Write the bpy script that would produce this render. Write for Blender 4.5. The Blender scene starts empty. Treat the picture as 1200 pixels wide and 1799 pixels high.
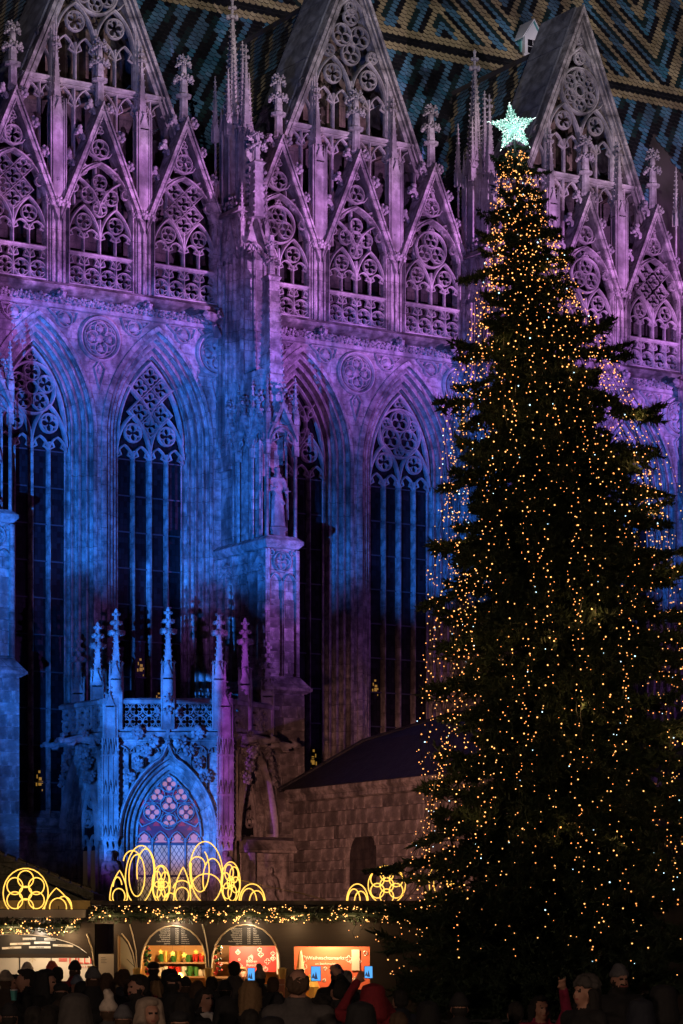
import bpy, bmesh, math, random
from mathutils import Vector, Matrix
from math import sin, cos, pi, radians, sqrt, atan2, hypot, acos, asin

R = random.Random(7)
SC = bpy.context.scene
COL = SC.collection

# ------------------------------------------------------------------ camera
CAM_Z = 1.85
FPX = 4800.0                       # focal length in pixels of the 1200 x 1799 photograph
cd = bpy.data.cameras.new('camera'); cam = bpy.data.objects.new('camera', cd); COL.objects.link(cam)
cam.location = (0, 0, CAM_Z); cam.rotation_euler = (pi/2, 0, 0)
cd.sensor_width = 36; cd.lens = 36*FPX/1799; cd.shift_y = (1690-899.5)/1799
cd.clip_start = 0.5; cd.clip_end = 2000
SC.camera = cam

# cathedral frame: s runs along the south wall, y into the building
THETA = math.atan(FPX/7700); UC, US = cos(THETA), sin(THETA)
D0 = 97.6; OX = -600/FPX*D0; OY = D0; OZ = 0.15
def W(s, y, z):                    # cathedral frame -> world
    return Vector((OX+s*UC-y*US, OY+s*US+y*UC, OZ+z))

# ------------------------------------------------------------------ world (night sky)
wd = bpy.data.worlds.new('World'); SC.world = wd; wd.use_nodes = True
wn = wd.node_tree.nodes; wl = wd.node_tree.links
bg = wn['Background']
bg.inputs[0].default_value = (0.16, 0.12, 0.34, 1); bg.inputs[1].default_value = 0.014

SC.view_settings.view_transform = 'Standard'; SC.view_settings.look = 'None'
SC.view_settings.exposure = 0.0; SC.view_settings.gamma = 1.0; SC.view_settings.use_curve_mapping = False
SC.cycles.use_denoising = True
SC.cycles.max_bounces = 4; SC.cycles.diffuse_bounces = 1; SC.cycles.glossy_bounces = 2
SC.cycles.transmission_bounces = 3; SC.cycles.transparent_max_bounces = 6
SC.cycles.sample_clamp_indirect = 4.0; SC.cycles.caustics_reflective = False; SC.cycles.caustics_refractive = False

# ------------------------------------------------------------------ projectors of the light show
class NT:
    def __init__(s, t): s.t = t
    def new(s, k, **kw):
        n = s.t.nodes.new(k)
        for a, b in kw.items(): setattr(n, a, b)
        return n
    def ln(s, a, b): s.t.links.new(a, b)
    def val(s, x, sock):
        if hasattr(x, 'is_output') or hasattr(x, 'links'): s.ln(x, sock)
        else: sock.default_value = x
    def math(s, op, a, b=0.0, c=None, clamp=False):
        n = s.new('ShaderNodeMath', operation=op, use_clamp=clamp)
        s.val(a, n.inputs[0]); s.val(b, n.inputs[1])
        if c is not None: s.val(c, n.inputs[2])
        return n.outputs[0]
    def ramp(s, x, lo, hi):        # smooth step from lo to hi
        n = s.new('ShaderNodeMapRange', interpolation_type='SMOOTHSTEP', clamp=True)
        s.val(x, n.inputs[0]); n.inputs[1].default_value = lo; n.inputs[2].default_value = hi
        n.inputs[3].default_value = 0; n.inputs[4].default_value = 1
        return n.outputs[0]
    def noise(s, vec, scale, detail=3, rough=.55):
        n = s.new('ShaderNodeTexNoise'); s.ln(vec, n.inputs['Vector'])
        n.inputs['Scale'].default_value = scale; n.inputs['Detail'].default_value = detail
        n.inputs['Roughness'].default_value = rough
        return n.outputs[0]
    def mixc(s, f, a, b, bt='MIX'):
        n = s.new('ShaderNodeMix', data_type='RGBA', blend_type=bt)
        s.val(f, n.inputs['Factor'])
        for x, k in ((a, 6), (b, 7)):
            if isinstance(x, tuple): n.inputs[k].default_value = (*x[:3], 1)
            else: s.ln(x, n.inputs[k])
        return n.outputs[2]

def projector(name, s, y, z, energy, color, slide, yaw=0.0, size=150):
    """a show projector standing in the square, squared up to the wall; slide(nt, S, Z, V) returns the
    transmission of its slide at wall coordinates S, Z"""
    l = bpy.data.lights.new(name, 'SPOT'); o = bpy.data.objects.new(name, l); COL.objects.link(o)
    o.location = W(s, y, z); o.rotation_euler = (pi/2, 0, THETA)
    l.energy = energy; l.spot_size = radians(size); l.spot_blend = 0.05; l.shadow_soft_size = 0.12
    l.color = (1, 1, 1); l.use_nodes = True
    t = NT(l.node_tree); em = [n for n in l.node_tree.nodes if n.type == 'EMISSION'][0]
    tc = t.new('ShaderNodeTexCoord'); sp = t.new('ShaderNodeSeparateXYZ'); t.ln(tc.outputs['Normal'], sp.inputs[0])
    d = -y
    az = t.math('ABSOLUTE', sp.outputs[2])
    sgn = t.math('DIVIDE', sp.outputs[2], t.math('MULTIPLY', az, -1))     # +1 in the beam
    S = t.math('ADD', t.math('MULTIPLY', t.math('MULTIPLY', t.math('DIVIDE', sp.outputs[0], az), sgn), d), s)
    Z = t.math('ADD', t.math('MULTIPLY', t.math('MULTIPLY', t.math('DIVIDE', sp.outputs[1], az), sgn), d), z)
    cb = t.new('ShaderNodeCombineXYZ'); t.ln(S, cb.inputs[0]); t.ln(Z, cb.inputs[1])
    m = slide(t, S, Z, cb.outputs[0])
    if isinstance(color, tuple):
        c = t.mixc(m, (0, 0, 0), color)
    else:
        c = t.mixc(m, (0, 0, 0), color(t, S, Z, cb.outputs[0]))
    t.ln(c, em.inputs[0]); em.inputs[1].default_value = 1.0
    return o

def mul(t, *xs):
    r = xs[0]
    for x in xs[1:]: r = t.math('MULTIPLY', r, x)
    return r

def slide_blue(t, S, Z, V):
    n1 = t.noise(V, .42, 3); n2 = t.noise(V, .16, 1)
    zz = t.math('ADD', Z, t.math('MULTIPLY', t.math('SUBTRACT', n1, .5), 4.2))
    low = t.ramp(t.math('SUBTRACT', zz, t.math('MULTIPLY', S, .06)), 14.0, 16.2)   # torn lower edge
    high = t.math('SUBTRACT', 1.0, t.ramp(zz, 24.0, 27.5))
    hi2 = t.math('ADD', t.math('MULTIPLY', high, .90), .10)
    fade = t.math('SUBTRACT', 1.15, t.math('MULTIPLY', t.ramp(S, -2, 20), .22))
    left = t.math('MULTIPLY', t.math('SUBTRACT', 1.0, t.ramp(S, .5, 4.5)), t.ramp(zz, 5, 13))
    body = t.math('MAXIMUM', low, t.math('MULTIPLY', left, .75))
    band = t.math('ADD', t.math('MULTIPLY', t.ramp(n2, .30, .56), .70), .30)
    return mul(t, body, hi2, fade, band)
projector('show_projector_blue', -27, -44, 4, 250000, (.018, .185, 1.0), slide_blue)

def slide_purple(t, S, Z, V):
    n1 = t.noise(V, .30, 3); n2 = t.noise(V, .9, 2)
    zz = t.math('ADD', Z, t.math('MULTIPLY', t.math('SUBTRACT', n1, .5), 3.5))
    low = t.math('MULTIPLY', t.ramp(zz, 19.0, 28.0), .94)
    foot = t.math('MULTIPLY', t.ramp(zz, 3.0, 14.0), .05)
    top = t.math('SUBTRACT', 1.0, t.math('MULTIPLY', t.ramp(Z, 30.5, 38), .80))
    tex = t.math('ADD', t.math('MULTIPLY', t.ramp(n2, .28, .66), .62), .38)
    pier = t.math('MULTIPLY', t.math('SUBTRACT', 1.0, t.ramp(t.math('ABSOLUTE', t.math('SUBTRACT', S, 8.4)), .7, 1.3)), t.ramp(zz, 10.0, 14.0))   # the pier with the saint
    return mul(t, t.math('ADD', t.math('MAXIMUM', low, t.math('MULTIPLY', pier, .38)), foot), top, tex)
def col_purple(t, S, Z, V):
    n1 = t.noise(V, .35, 2)
    zz = t.math('ADD', Z, t.math('MULTIPLY', t.math('SUBTRACT', n1, .5), 5))
    c = t.mixc(t.ramp(zz, 24, 29), (.40, .14, .80), (.60, .25, .80))
    return t.mixc(t.ramp(zz, 30.5, 37), c, (.70, .54, .70))
projector('show_projector_purple', 24, -52, 10, 340000, col_purple, slide_purple)
projector('violet_fill_light', -12, -50, 8, 55000, col_purple, slide_purple)  # added weak fill that softens the shadows of the main purple beam

def slide_roof(t, S, Z, V):
    n2 = t.noise(V, .5, 2)
    return mul(t, t.ramp(Z, 31.5, 40.5), t.math('ADD', t.math('MULTIPLY', t.ramp(n2, .3, .65), .65), .35))
projector('show_projector_roof', -22, -95, 44, 240000, (.78, .72, .80), slide_roof, size=120)

PJ = (-32.0, -30.0, 2.5)
PORCH_AT = (-6.12, 96.6)
def porch_to_slide(x, y, z):                   # a point of the porch as it falls on the slide
    rx, ry = PORCH_AT[0]+x-OX, PORCH_AT[1]+y-OY
    s_, y_ = rx*UC+ry*US, -rx*US+ry*UC
    k = (0-PJ[1])/(y_-PJ[1]); return PJ[0]+(s_-PJ[0])*k, PJ[2]+(z-PJ[2])*k
def slide_porch(t, S, Z, V):                   # the slide is masked to the porch and its pinnacles
    n1 = t.noise(V, 1.1, 2)
    zt = porch_to_slide(0, 0, 11.0)[1]; zp = porch_to_slide(0, 0, 14.4)[1]
    zz = t.math('ADD', Z, t.math('MULTIPLY', t.math('SUBTRACT', n1, .5), 1.4))
    ss = t.math('ADD', S, t.math('MULTIPLY', t.math('SUBTRACT', n1, .5), .5))
    s0, s1 = porch_to_slide(-2.5, 0, 8)[0], porch_to_slide(2.5, 0, 8)[0]
    body = mul(t, t.ramp(zz, 4.4, 6.8), t.math('SUBTRACT', 1.0, t.ramp(Z, zt-.05, zt+.05)), t.ramp(ss, s0-.3, s0+.3), t.math('SUBTRACT', 1.0, t.ramp(ss, s1-.3, s1+.5)))
    pins = None
    for x, y in ((-1.84,-.06),(0,-.12),(1.80,-.06),(-2.58,.9),(2.68,.95)):
        sc = porch_to_slide(x, y, 12)[0]
        p = t.math('SUBTRACT', 1.0, t.ramp(t.math('ABSOLUTE', t.math('SUBTRACT', S, sc)), .30, .36))
        pins = p if pins is None else t.math('MAXIMUM', pins, p)
    pins = mul(t, pins, t.ramp(Z, zt-.1, zt), t.math('SUBTRACT', 1.0, t.ramp(Z, zp-.1, zp+.1)))
    a0, a1 = porch_to_slide(-3.6, 2.2, 8)[0], porch_to_slide(3.4, 2.2, 8)[0]
    wide = mul(t, t.ramp(zz, 4.4, 6.8), t.math('SUBTRACT', 1.0, t.ramp(Z, zt-.05, zt+.05)), t.ramp(ss, a0-.2, a0+.2), t.math('SUBTRACT', 1.0, t.ramp(ss, a1-.2, a1+.2)))
    tex = t.math('ADD', t.math('MULTIPLY', t.ramp(n1, .3, .6), .5), .5)
    return mul(t, t.math('MAXIMUM', t.math('MAXIMUM', body, pins), t.math('MULTIPLY', wide, .24)), tex)
def col_porch(t, S, Z, V):
    n1 = t.noise(V, 1.3, 2)
    ss = t.math('ADD', S, t.math('MULTIPLY', t.math('SUBTRACT', n1, .5), .7))
    s1 = porch_to_slide(1.85, 0, 8)[0]
    f = t.math('MAXIMUM', t.ramp(ss, s1-.2, s1+.5), t.math('SUBTRACT', 1.0, t.ramp(Z, 4.8, 6.2)))
    return t.mixc(f, (.025, .20, 1.0), (.15, .03, .30))
projector('show_projector_porch', *PJ, 270000, col_porch, slide_porch)

def aimed(name, loc, target, energy, color, size, soft=.3):
    l = bpy.data.lights.new(name, 'SPOT'); o = bpy.data.objects.new(name, l); COL.objects.link(o); o.location = loc
    o.rotation_euler = (Vector(target)-Vector(loc)).to_track_quat('-Z', 'Y').to_euler()
    l.energy = energy; l.color = color; l.spot_size = radians(size); l.spot_blend = 1.0; l.shadow_soft_size = soft
# added warm fills: one for the chapel, two behind the camera for the crowd
aimed('fill_light_chapel', (-6, 58, 5.0), (1.5, 93, 4.5), 26000, (1, .42, .32), 27)
for x, y, e in ((-9, 5, 1900), (9, 3, 1500)):
    l = bpy.data.lights.new('fill_light_crowd', 'POINT'); o = bpy.data.objects.new('fill_light_crowd', l); COL.objects.link(o)
    o.location = (x, y, 5.5); l.energy = e; l.color = (1, .66, .46); l.shadow_soft_size = .25
# ------------------------------------------------------------------ materials
def mat(name, base=(.5, .5, .5), rough=.7, metal=0.0, spec=None, emit=None, es=0.0, build=None):
    m = bpy.data.materials.new(name); m.use_nodes = True
    t = NT(m.node_tree); b = m.node_tree.nodes['Principled BSDF']
    b.inputs['Base Color'].default_value = (*base, 1); b.inputs['Roughness'].default_value = rough
    b.inputs['Metallic'].default_value = metal
    if spec is not None: b.inputs['Specular IOR Level'].default_value = spec
    if emit:
        b.inputs['Emission Color'].default_value = (*emit, 1); b.inputs['Emission Strength'].default_value = es
    if build: build(t, b)
    return m
def bump(t, b, h, strength=.4, dist=.02):
    n = t.new('ShaderNodeBump'); n.inputs['Strength'].default_value = strength; n.inputs['Distance'].default_value = dist
    t.ln(h, n.inputs['Height']); t.ln(n.outputs[0], b.inputs['Normal'])
def objcoord(t): return t.new('ShaderNodeTexCoord').outputs['Object']
def stone_nodes(c0, c1, grime, mode, bw=.75, bh=.38, vmin=.74):
    def f(t, b):
        oc = objcoord(t)
        mp = t.new('ShaderNodeMapping'); mp.inputs['Scale'].default_value = (1.0, 1.0, .28); t.ln(oc, mp.inputs[0]); n1 = t.noise(mp.outputs[0], .95, 3, .6); n2 = t.noise(oc, 3.2, 3, .65); n3 = t.noise(oc, 9, 2, .7)
        c = t.mixc(t.ramp(n2, .3, .7), c0, c1)
        c = t.mixc(t.math('MULTIPLY', t.ramp(n1, .46, .66), .80), c, grime)
        h = n3
        rnd = t.new('ShaderNodeObjectInfo').outputs['Random']
        if mode in ('brick', 'uv'):
            sp = t.new('ShaderNodeSeparateXYZ')
            if mode == 'brick':
                t.ln(oc, sp.inputs[0]); cb = t.new('ShaderNodeCombineXYZ')
                t.ln(t.math('ADD', sp.outputs[0], t.math('MULTIPLY', sp.outputs[1], 1.0)), cb.inputs[0]); t.ln(sp.outputs[2], cb.inputs[1])
                vec = cb.outputs[0]
            else:
                uv = t.new('ShaderNodeUVMap'); vec = uv.outputs[0]
            br = t.new('ShaderNodeTexBrick'); t.ln(vec, br.inputs['Vector'])
            br.inputs['Scale'].default_value = 1.0; br.inputs['Brick Width'].default_value = bw; br.inputs['Row Height'].default_value = bh
            br.inputs['Mortar Size'].default_value = .011; br.inputs['Mortar Smooth'].default_value = .3
            br.inputs['Color1'].default_value = (vmin, vmin*.98, vmin*.96, 1); br.inputs['Color2'].default_value = (1.10, 1.09, 1.08, 1); br.inputs['Mortar'].default_value = (.38, .36, .35, 1)
            br.inputs['Bias'].default_value = 0.1
            c = t.mixc(t.ramp(t.noise(oc, 1.1, 2), .34, .60), c, t.mixc(1.0, c, br.outputs[0], 'MULTIPLY'))
            h = t.math('SUBTRACT', h, t.math('MULTIPLY', br.outputs[1], .8))
        elif mode == 'block':
            k = t.math('ADD', t.math('MULTIPLY', rnd, .75), .55)
            cc = t.new('ShaderNodeCombineXYZ')
            for i in range(3): t.ln(k, cc.inputs[i])
            c = t.mixc(1.0, c, cc.outputs[0], 'MULTIPLY')
        t.ln(c, b.inputs['Base Color'])
        bump(t, b, h, .6, .045)
    return f
LIME0, LIME1, GRIME = (.17, .155, .14), (.52, .48, .43), (.05, .046, .043)
M = {}
M['stone'] = mat('ashlar_limestone', rough=.88, build=stone_nodes(LIME0, LIME1, GRIME, 'brick'))
M['mould'] = mat('moulded_limestone', rough=.86, build=stone_nodes(LIME0, LIME1, GRIME, 'uv', .52, 50, .84))
M['carve'] = mat('carved_limestone', rough=.85, build=stone_nodes((.29, .26, .235), (.50, .465, .42), (.12, .11, .10), ''))
M['leafy'] = mat('weathered_leaf_carving', rough=.9, build=stone_nodes((.22, .20, .185), (.46, .43, .40), (.07, .065, .06), ''))
M['block'] = mat('stone_block', rough=.9, build=stone_nodes((.22, .195, .17), (.42, .385, .34), (.10, .09, .08), 'block'))
M['grey'] = mat('grey_stone_slab', rough=.8, build=stone_nodes((.14, .145, .15), (.28, .285, .29), (.07, .07, .07), 'brick', 1.4, .42, .6))
M['inner'] = mat('shade_dark_inner_stone', rough=.95, build=stone_nodes((.022, .019, .017), (.06, .05, .042), (.008, .007, .007), 'brick', .6, .35))  # shade of the recesses is put into this stone's colour
M['brown'] = mat('brown_inner_stone', rough=.95, build=stone_nodes((.09, .066, .046), (.20, .15, .105), (.025, .02, .016), 'brick', .9, 1.1))  # darkened likewise so the gable openings look deep in shade
M['lead'] = mat('lead_bar', (.06, .07, .08), .6, .3)
def f(t, b):
    uv = t.new('ShaderNodeUVMap').outputs[0]
    br = t.new('ShaderNodeTexBrick'); t.ln(uv, br.inputs['Vector'])
    br.offset = 0.0; br.inputs['Scale'].default_value = 1.0; br.inputs['Brick Width'].default_value = .145; br.inputs['Row Height'].default_value = .21
    br.inputs['Mortar Size'].default_value = .008
    br.inputs['Color1'].default_value = (.006, .006, .008, 1); br.inputs['Color2'].default_value = (.022, .020, .024, 1); br.inputs['Mortar'].default_value = (.008, .008, .009, 1)
    t.ln(br.outputs[0], b.inputs['Base Color'])
    wv = t.noise(uv, 9, 2)
    bump(t, b, t.math('SUBTRACT', t.math('MULTIPLY', wv, .5), br.outputs[1]), .35, .01)
M['glass'] = mat('leaded_dark_glass', rough=.25, spec=.2, build=f)
def tile_nodes(c0, c1, dull):
    def f(t, b):
        oc = objcoord(t); g = t.new('ShaderNodeNewGeometry').outputs['Random Per Island']
        c = t.mixc(g, c0, c1)
        c = t.mixc(t.math('MULTIPLY', t.ramp(t.noise(oc, .45, 3), .45, .62), .7), c, dull)
        c = t.mixc(t.math('MULTIPLY', t.noise(oc, 6, 3), .5), c, (.02, .02, .02))
        t.ln(c, b.inputs['Base Color'])
    return f
M['tile_yellow'] = mat('glazed_ochre_tile', rough=.35, build=tile_nodes((.46, .36, .17), (.66, .54, .30), (.32, .24, .15)))
M['tile_blue'] = mat('glazed_blue_tile', rough=.3, build=tile_nodes((.05, .23, .33), (.18, .38, .54), (.07, .10, .15)))
M['tile_green'] = mat('glazed_green_tile', rough=.35, build=tile_nodes((.010, .035, .034), (.022, .060, .055), (.012, .02, .022)))
M['tile_black'] = mat('glazed_black_tile', rough=.35, build=tile_nodes((.006, .007, .009), (.016, .016, .020), (.008, .008, .009)))
M['tile_warm'] = mat('bare_clay_tile', (.06, .05, .045), .8)
M['slate'] = mat('dark_slate', rough=.6, build=stone_nodes((.012, .013, .015), (.032, .033, .036), (.006, .006, .007), 'brick', .4, .22))
M['white'] = mat('white_paint', (.75, .76, .74), .55)
M['verdigris'] = mat('verdigris_copper', (.12, .42, .36), .6)
M['wire'] = mat('black_cable', (.01, .01, .01), .6)

# ------------------------------------------------------------------ mesh builder
OCT = [(1,0,0),(-1,0,0),(0,1,0),(0,-1,0),(0,0,1),(0,0,-1)]
OCTF = [(0,2,4),(2,1,4),(1,3,4),(3,0,4),(2,0,5),(1,2,5),(3,1,5),(0,3,5)]
_p = (1+sqrt(5))/2
ICO = [Vector(v).normalized() for v in ((-1,_p,0),(1,_p,0),(-1,-_p,0),(1,-_p,0),(0,-1,_p),(0,1,_p),(0,-1,-_p),(0,1,-_p),(_p,0,-1),(_p,0,1),(-_p,0,-1),(-_p,0,1))]
ICOF = [(0,11,5),(0,5,1),(0,1,7),(0,7,10),(0,10,11),(1,5,9),(5,11,4),(11,10,2),(10,7,6),(7,1,8),(3,9,4),(3,4,2),(3,2,6),(3,6,8),(3,8,9),(4,9,5),(2,4,11),(6,2,10),(8,6,7),(9,8,1)]
class MB:
    def __init__(s): s.v = []; s.f = []; s.m = []; s.uv = []
    def add(s, vs, fs, mi=0, uvs=None):
        k = len(s.v); s.v.extend(vs)
        for f in fs: s.f.append(tuple(i+k for i in f)); s.m.append(mi)
        if uvs is not None:
            while len(s.uv) < k: s.uv.append((0, 0))
            s.uv.extend(uvs)
        return s
    def box(s, x0, x1, y0, y1, z0, z1, mi=0):
        return s.add([(x0,y0,z0),(x1,y0,z0),(x1,y1,z0),(x0,y1,z0),(x0,y0,z1),(x1,y0,z1),(x1,y1,z1),(x0,y1,z1)],
              [(0,3,2,1),(4,5,6,7),(0,1,5,4),(1,2,6,5),(2,3,7,6),(3,0,4,7)], mi)
    def frustum(s, cx, cy, z0, z1, w0, d0, w1, d1, mi=0):
        v = []
        for z, w, d in ((z0,w0,d0),(z1,w1,d1)):
            v += [(cx-w/2,cy-d/2,z),(cx+w/2,cy-d/2,z),(cx+w/2,cy+d/2,z),(cx-w/2,cy+d/2,z)]
        return s.add(v, [(0,3,2,1),(4,5,6,7),(0,1,5,4),(1,2,6,5),(2,3,7,6),(3,0,4,7)], mi)
    def prism(s, poly, y0, y1, mi=0):          # poly in (a, z), extruded along y
        n = len(poly)
        v = [(a,y0,z) for a,z in poly]+[(a,y1,z) for a,z in poly]
        fs = [tuple(range(n)), tuple(range(2*n-1, n-1, -1))]
        fs += [(i, i+n, (i+1)%n+n, (i+1)%n) for i in range(n)]
        return s.add(v, fs, mi)
    def prismx(s, poly, x0, x1, mi=0):         # poly in (y, z), extruded along x
        n = len(poly)
        v = [(x0,y,z) for y,z in poly]+[(x1,y,z) for y,z in poly]
        fs = [tuple(range(n-1,-1,-1)), tuple(range(n, 2*n))]
        fs += [((i+1)%n, (i+1)%n+n, i+n, i) for i in range(n)]
        return s.add(v, fs, mi)
    def bar(s, pts, w, d, y=0.0, closed=False, mi=0, flat=False):
        """a stone bar swept along a polyline in the (a, z) plane; front edge at y, back at y+d"""
        if closed and hypot(pts[0][0]-pts[-1][0], pts[0][1]-pts[-1][1]) < 1e-6: pts = pts[:-1]
        n = len(pts)
        if n < 2: return s
        sec = [(-.5,d),(-.5,d*.4),(-.16,0),(.16,0),(.5,d*.4),(.5,d)] if not flat else [(-.5,d),(-.5,0),(.5,0),(.5,d)]
        k = len(sec); v = []; uv = []; L = 0
        for i in range(n):
            p = pts[i]; a = pts[(i-1)%n] if (closed or i>0) else p; b = pts[(i+1)%n] if (closed or i<n-1) else p
            d1 = (p[0]-a[0], p[1]-a[1]); d2 = (b[0]-p[0], b[1]-p[1])
            l1 = hypot(*d1); l2 = hypot(*d2)
            if l1 < 1e-9: d1, l1 = d2, l2
            if l2 < 1e-9: d2, l2 = d1, l1
            d1 = (d1[0]/l1, d1[1]/l1); d2 = (d2[0]/l2, d2[1]/l2)
            nx, nz = -(d1[1]+d2[1]), d1[0]+d2[0]; l = hypot(nx, nz)
            if l < .25: nx, nz, l = -d2[1], d2[0], 1.0
            nx /= l; nz /= l
            q = max(.55, nx*-d2[1]+nz*d2[0]); q = 1/q
            for o, yy in sec:
                v.append((p[0]+nx*o*w*q, y+yy, p[1]+nz*o*w*q))
        fs = []
        for i in range(n if closed else n-1):
            j = (i+1) % n
            for e in range(k):
                g = (e+1) % k
                fs.append((i*k+e, i*k+g, j*k+g, j*k+e))
        if not closed:
            fs.append(tuple(range(k-1,-1,-1))); fs.append(tuple((n-1)*k+e for e in range(k)))
        return s.add(v, fs, mi)
    def tube(s, pts, r, n=6, closed=False, mi=0, cap=True):
        P = [Vector(p) for p in pts]; N = len(P); v = []
        rr = r if isinstance(r, (list, tuple)) else [r]*N
        up = None
        for i in range(N):
            a = P[(i-1)%N] if (closed or i>0) else P[i]; b = P[(i+1)%N] if (closed or i<N-1) else P[i]
            t = (b-a); t = t.normalized() if t.length > 1e-9 else Vector((0,0,1))
            if up is None:
                up = t.cross(Vector((.3,.9,.2)));
                if up.length < .05: up = t.cross(Vector((1,0,0)))
            up = (up-t*up.dot(t)).normalized(); w = t.cross(up)
            for e in range(n):
                q = 2*pi*e/n
                v.append(tuple(P[i]+(up*cos(q)+w*sin(q))*rr[i]))
        fs = []
        for i in range(N if closed else N-1):
            j = (i+1)%N
            for e in range(n):
                g = (e+1)%n; fs.append((i*n+e, i*n+g, j*n+g, j*n+e))
        if cap and not closed:
            fs.append(tuple(range(n-1,-1,-1))); fs.append(tuple((N-1)*n+e for e in range(n)))
        return s.add(v, fs, mi)
    def lathe(s, prof, n=8, cx=0, cy=0, mi=0, rot=0.0):
        v = []; k = len(prof)
        for r, z in prof:
            for e in range(n):
                q = 2*pi*e/n+rot; v.append((cx+r*cos(q), cy+r*sin(q), z))
        fs = [(i*n+e, i*n+(e+1)%n, (i+1)*n+(e+1)%n, (i+1)*n+e) for i in range(k-1) for e in range(n)]
        fs.append(tuple(range(n-1,-1,-1))); fs.append(tuple((k-1)*n+e for e in range(n)))
        return s.add(v, fs, mi)
    def oct(s, c, r, mi=0, rz=None):
        rz = r if rz is None else rz
        return s.add([(c[0]+x*r, c[1]+y*r, c[2]+z*rz) for x,y,z in OCT], OCTF, mi)
    def ico(s, c, r, mi=0, jit=0.0, sc=(1,1,1)):
        return s.add([(c[0]+v.x*r*sc[0]*(1+R.uniform(-jit,jit)), c[1]+v.y*r*sc[1]*(1+R.uniform(-jit,jit)), c[2]+v.z*r*sc[2]*(1+R.uniform(-jit,jit))) for v in ICO], ICOF, mi)
    def leaf(s, c, r, out=(0,-1,0), mi=0, n=5):       # a knobbly carved leaf clump
        o = Vector(out).normalized()
        s.ico(Vector(c)+o*r*.1, r*.55, mi, .2)
        side = o.cross(Vector((0,0,1)));
        if side.length < .1: side = Vector((1,0,0))
        side.normalize(); up = side.cross(o)
        for i in range(n):
            q = 2*pi*i/n+.3
            d = (side*cos(q)+up*sin(q))*.62+o*.42
            s.ico(Vector(c)+d*r, r*R.uniform(.28,.42), mi, .25)
        return s
    def mesh(s, name, mats, smooth=False):
        me = bpy.data.meshes.new(name); me.from_pydata([tuple(v) for v in s.v], [], s.f)
        mats = mats if isinstance(mats, (list, tuple)) else [mats]
        for m in mats: me.materials.append(M[m] if isinstance(m, str) else m)
        if len(mats) > 1: me.polygons.foreach_set('material_index', s.m)
        if s.uv:
            while len(s.uv) < len(s.v): s.uv.append((0, 0))
            ul = me.uv_layers.new(name='UVMap'); li = [0]*len(me.loops); me.loops.foreach_get('vertex_index', li)
            fl = []
            for i in li: fl += s.uv[i]
            ul.data.foreach_set('uv', fl)
        if smooth: me.polygons.foreach_set('use_smooth', [True]*len(me.polygons))
        me.update(); return me
    def build(s, name, mats, parent=None, smooth=False, loc=None, rz=0.0, kind=None):
        o = bpy.data.objects.new(name, s.mesh(name, mats, smooth)); COL.objects.link(o)
        if parent is not None: o.parent = parent
        if loc is not None: o.location = loc
        if rz: o.rotation_euler = (0, 0, rz)
        if kind: o['kind'] = kind
        return o
def inst(name, me, parent, loc=(0,0,0), rot=(0,0,0), sc=(1,1,1)):
    o = bpy.data.objects.new(name, me); COL.objects.link(o); o.parent = parent
    o.location = loc; o.rotation_euler = rot; o.scale = sc; return o
def tag(o, label, cat, group=None, kind=None):
    o['label'] = label; o['category'] = cat
    if group: o['group'] = group
    if kind: o['kind'] = kind
    return o
def thing(name, label, cat, loc=(0,0,0), rz=0.0, group=None):
    o = bpy.data.objects.new(name, None); COL.objects.link(o); o.location = loc; o.rotation_euler = (0,0,rz)
    return tag(o, label, cat, group)
def copy_tree(o, parent=None, loc=None, rz=None):
    c = o.copy(); COL.objects.link(c); c.parent = parent if parent is not None else o.parent
    if loc is not None: c.location = loc
    if rz is not None: c.rotation_euler = (0, 0, rz)
    for ch in list(o.children):
        copy_tree(ch, c)
    return c

# ------------------------------------------------------------------ gothic curves in the (a, z) plane
def arc(cx, cz, r, a0, a1, n=10):
    return [(cx+r*cos(a0+(a1-a0)*i/n), cz+r*sin(a0+(a1-a0)*i/n)) for i in range(n+1)]
def circle(cx, cz, r, n=20): return arc(cx, cz, r, 0, 2*pi, n)[:-1]
def parch(cx, w, z0, h, n=8, q=0.0):
    """pointed arch, half width w, springing z0, rise h, offset q outwards; left foot to right foot"""
    r = (h*h+w*w)/(2*w); c = r-w; rq = r+q; am = acos(max(-1, min(1, c/rq)))
    rt = [(cx-c+rq*cos(am*i/n), z0+rq*sin(am*i/n)) for i in range(n+1)]
    lf = [(2*cx-x, z) for x, z in rt]
    return lf+rt[::-1][1:]
def foil(cx, cz, Rr, n=4, rot=pi/2, m=6):
    rl = {3:.47, 4:.42, 5:.375, 6:.342, 8:.278}.get(n, .42)*Rr; d = Rr-rl
    q = min(.999, d*sin(pi/n)/rl); be = pi/n+pi-asin(q); out = []
    for k in range(n):
        ph = rot+2*pi*k/n; ox, oz = cx+d*cos(ph), cz+d*sin(ph)
        out += [(ox+rl*cos(ph-be+2*be*i/m), oz+rl*sin(ph-be+2*be*i/m)) for i in range(m)]
    return out
def trefoil_head(mb, cx, w, z0, h, bw, d, y):
    """pointed light head with two cusps"""
    mb.bar(parch(cx, w, z0, h, 6), bw, d, y)
    for sg in (-1, 1):
        mb.bar([(cx+sg*w, z0+.1*h), (cx+sg*w*.42, z0+h*.30), (cx+sg*w*.62, z0+h*.62)], bw*.7, d*.7, y+.02)
def fcircle(mb, cx, cz, r, n, bw, d, y, rot=pi/2):
    mb.bar(circle(cx, cz, r, 18), bw, d, y, True)
    mb.bar(foil(cx, cz, r-bw*.3, n, rot), bw*.75, d*.75, y+.03, True)
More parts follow.
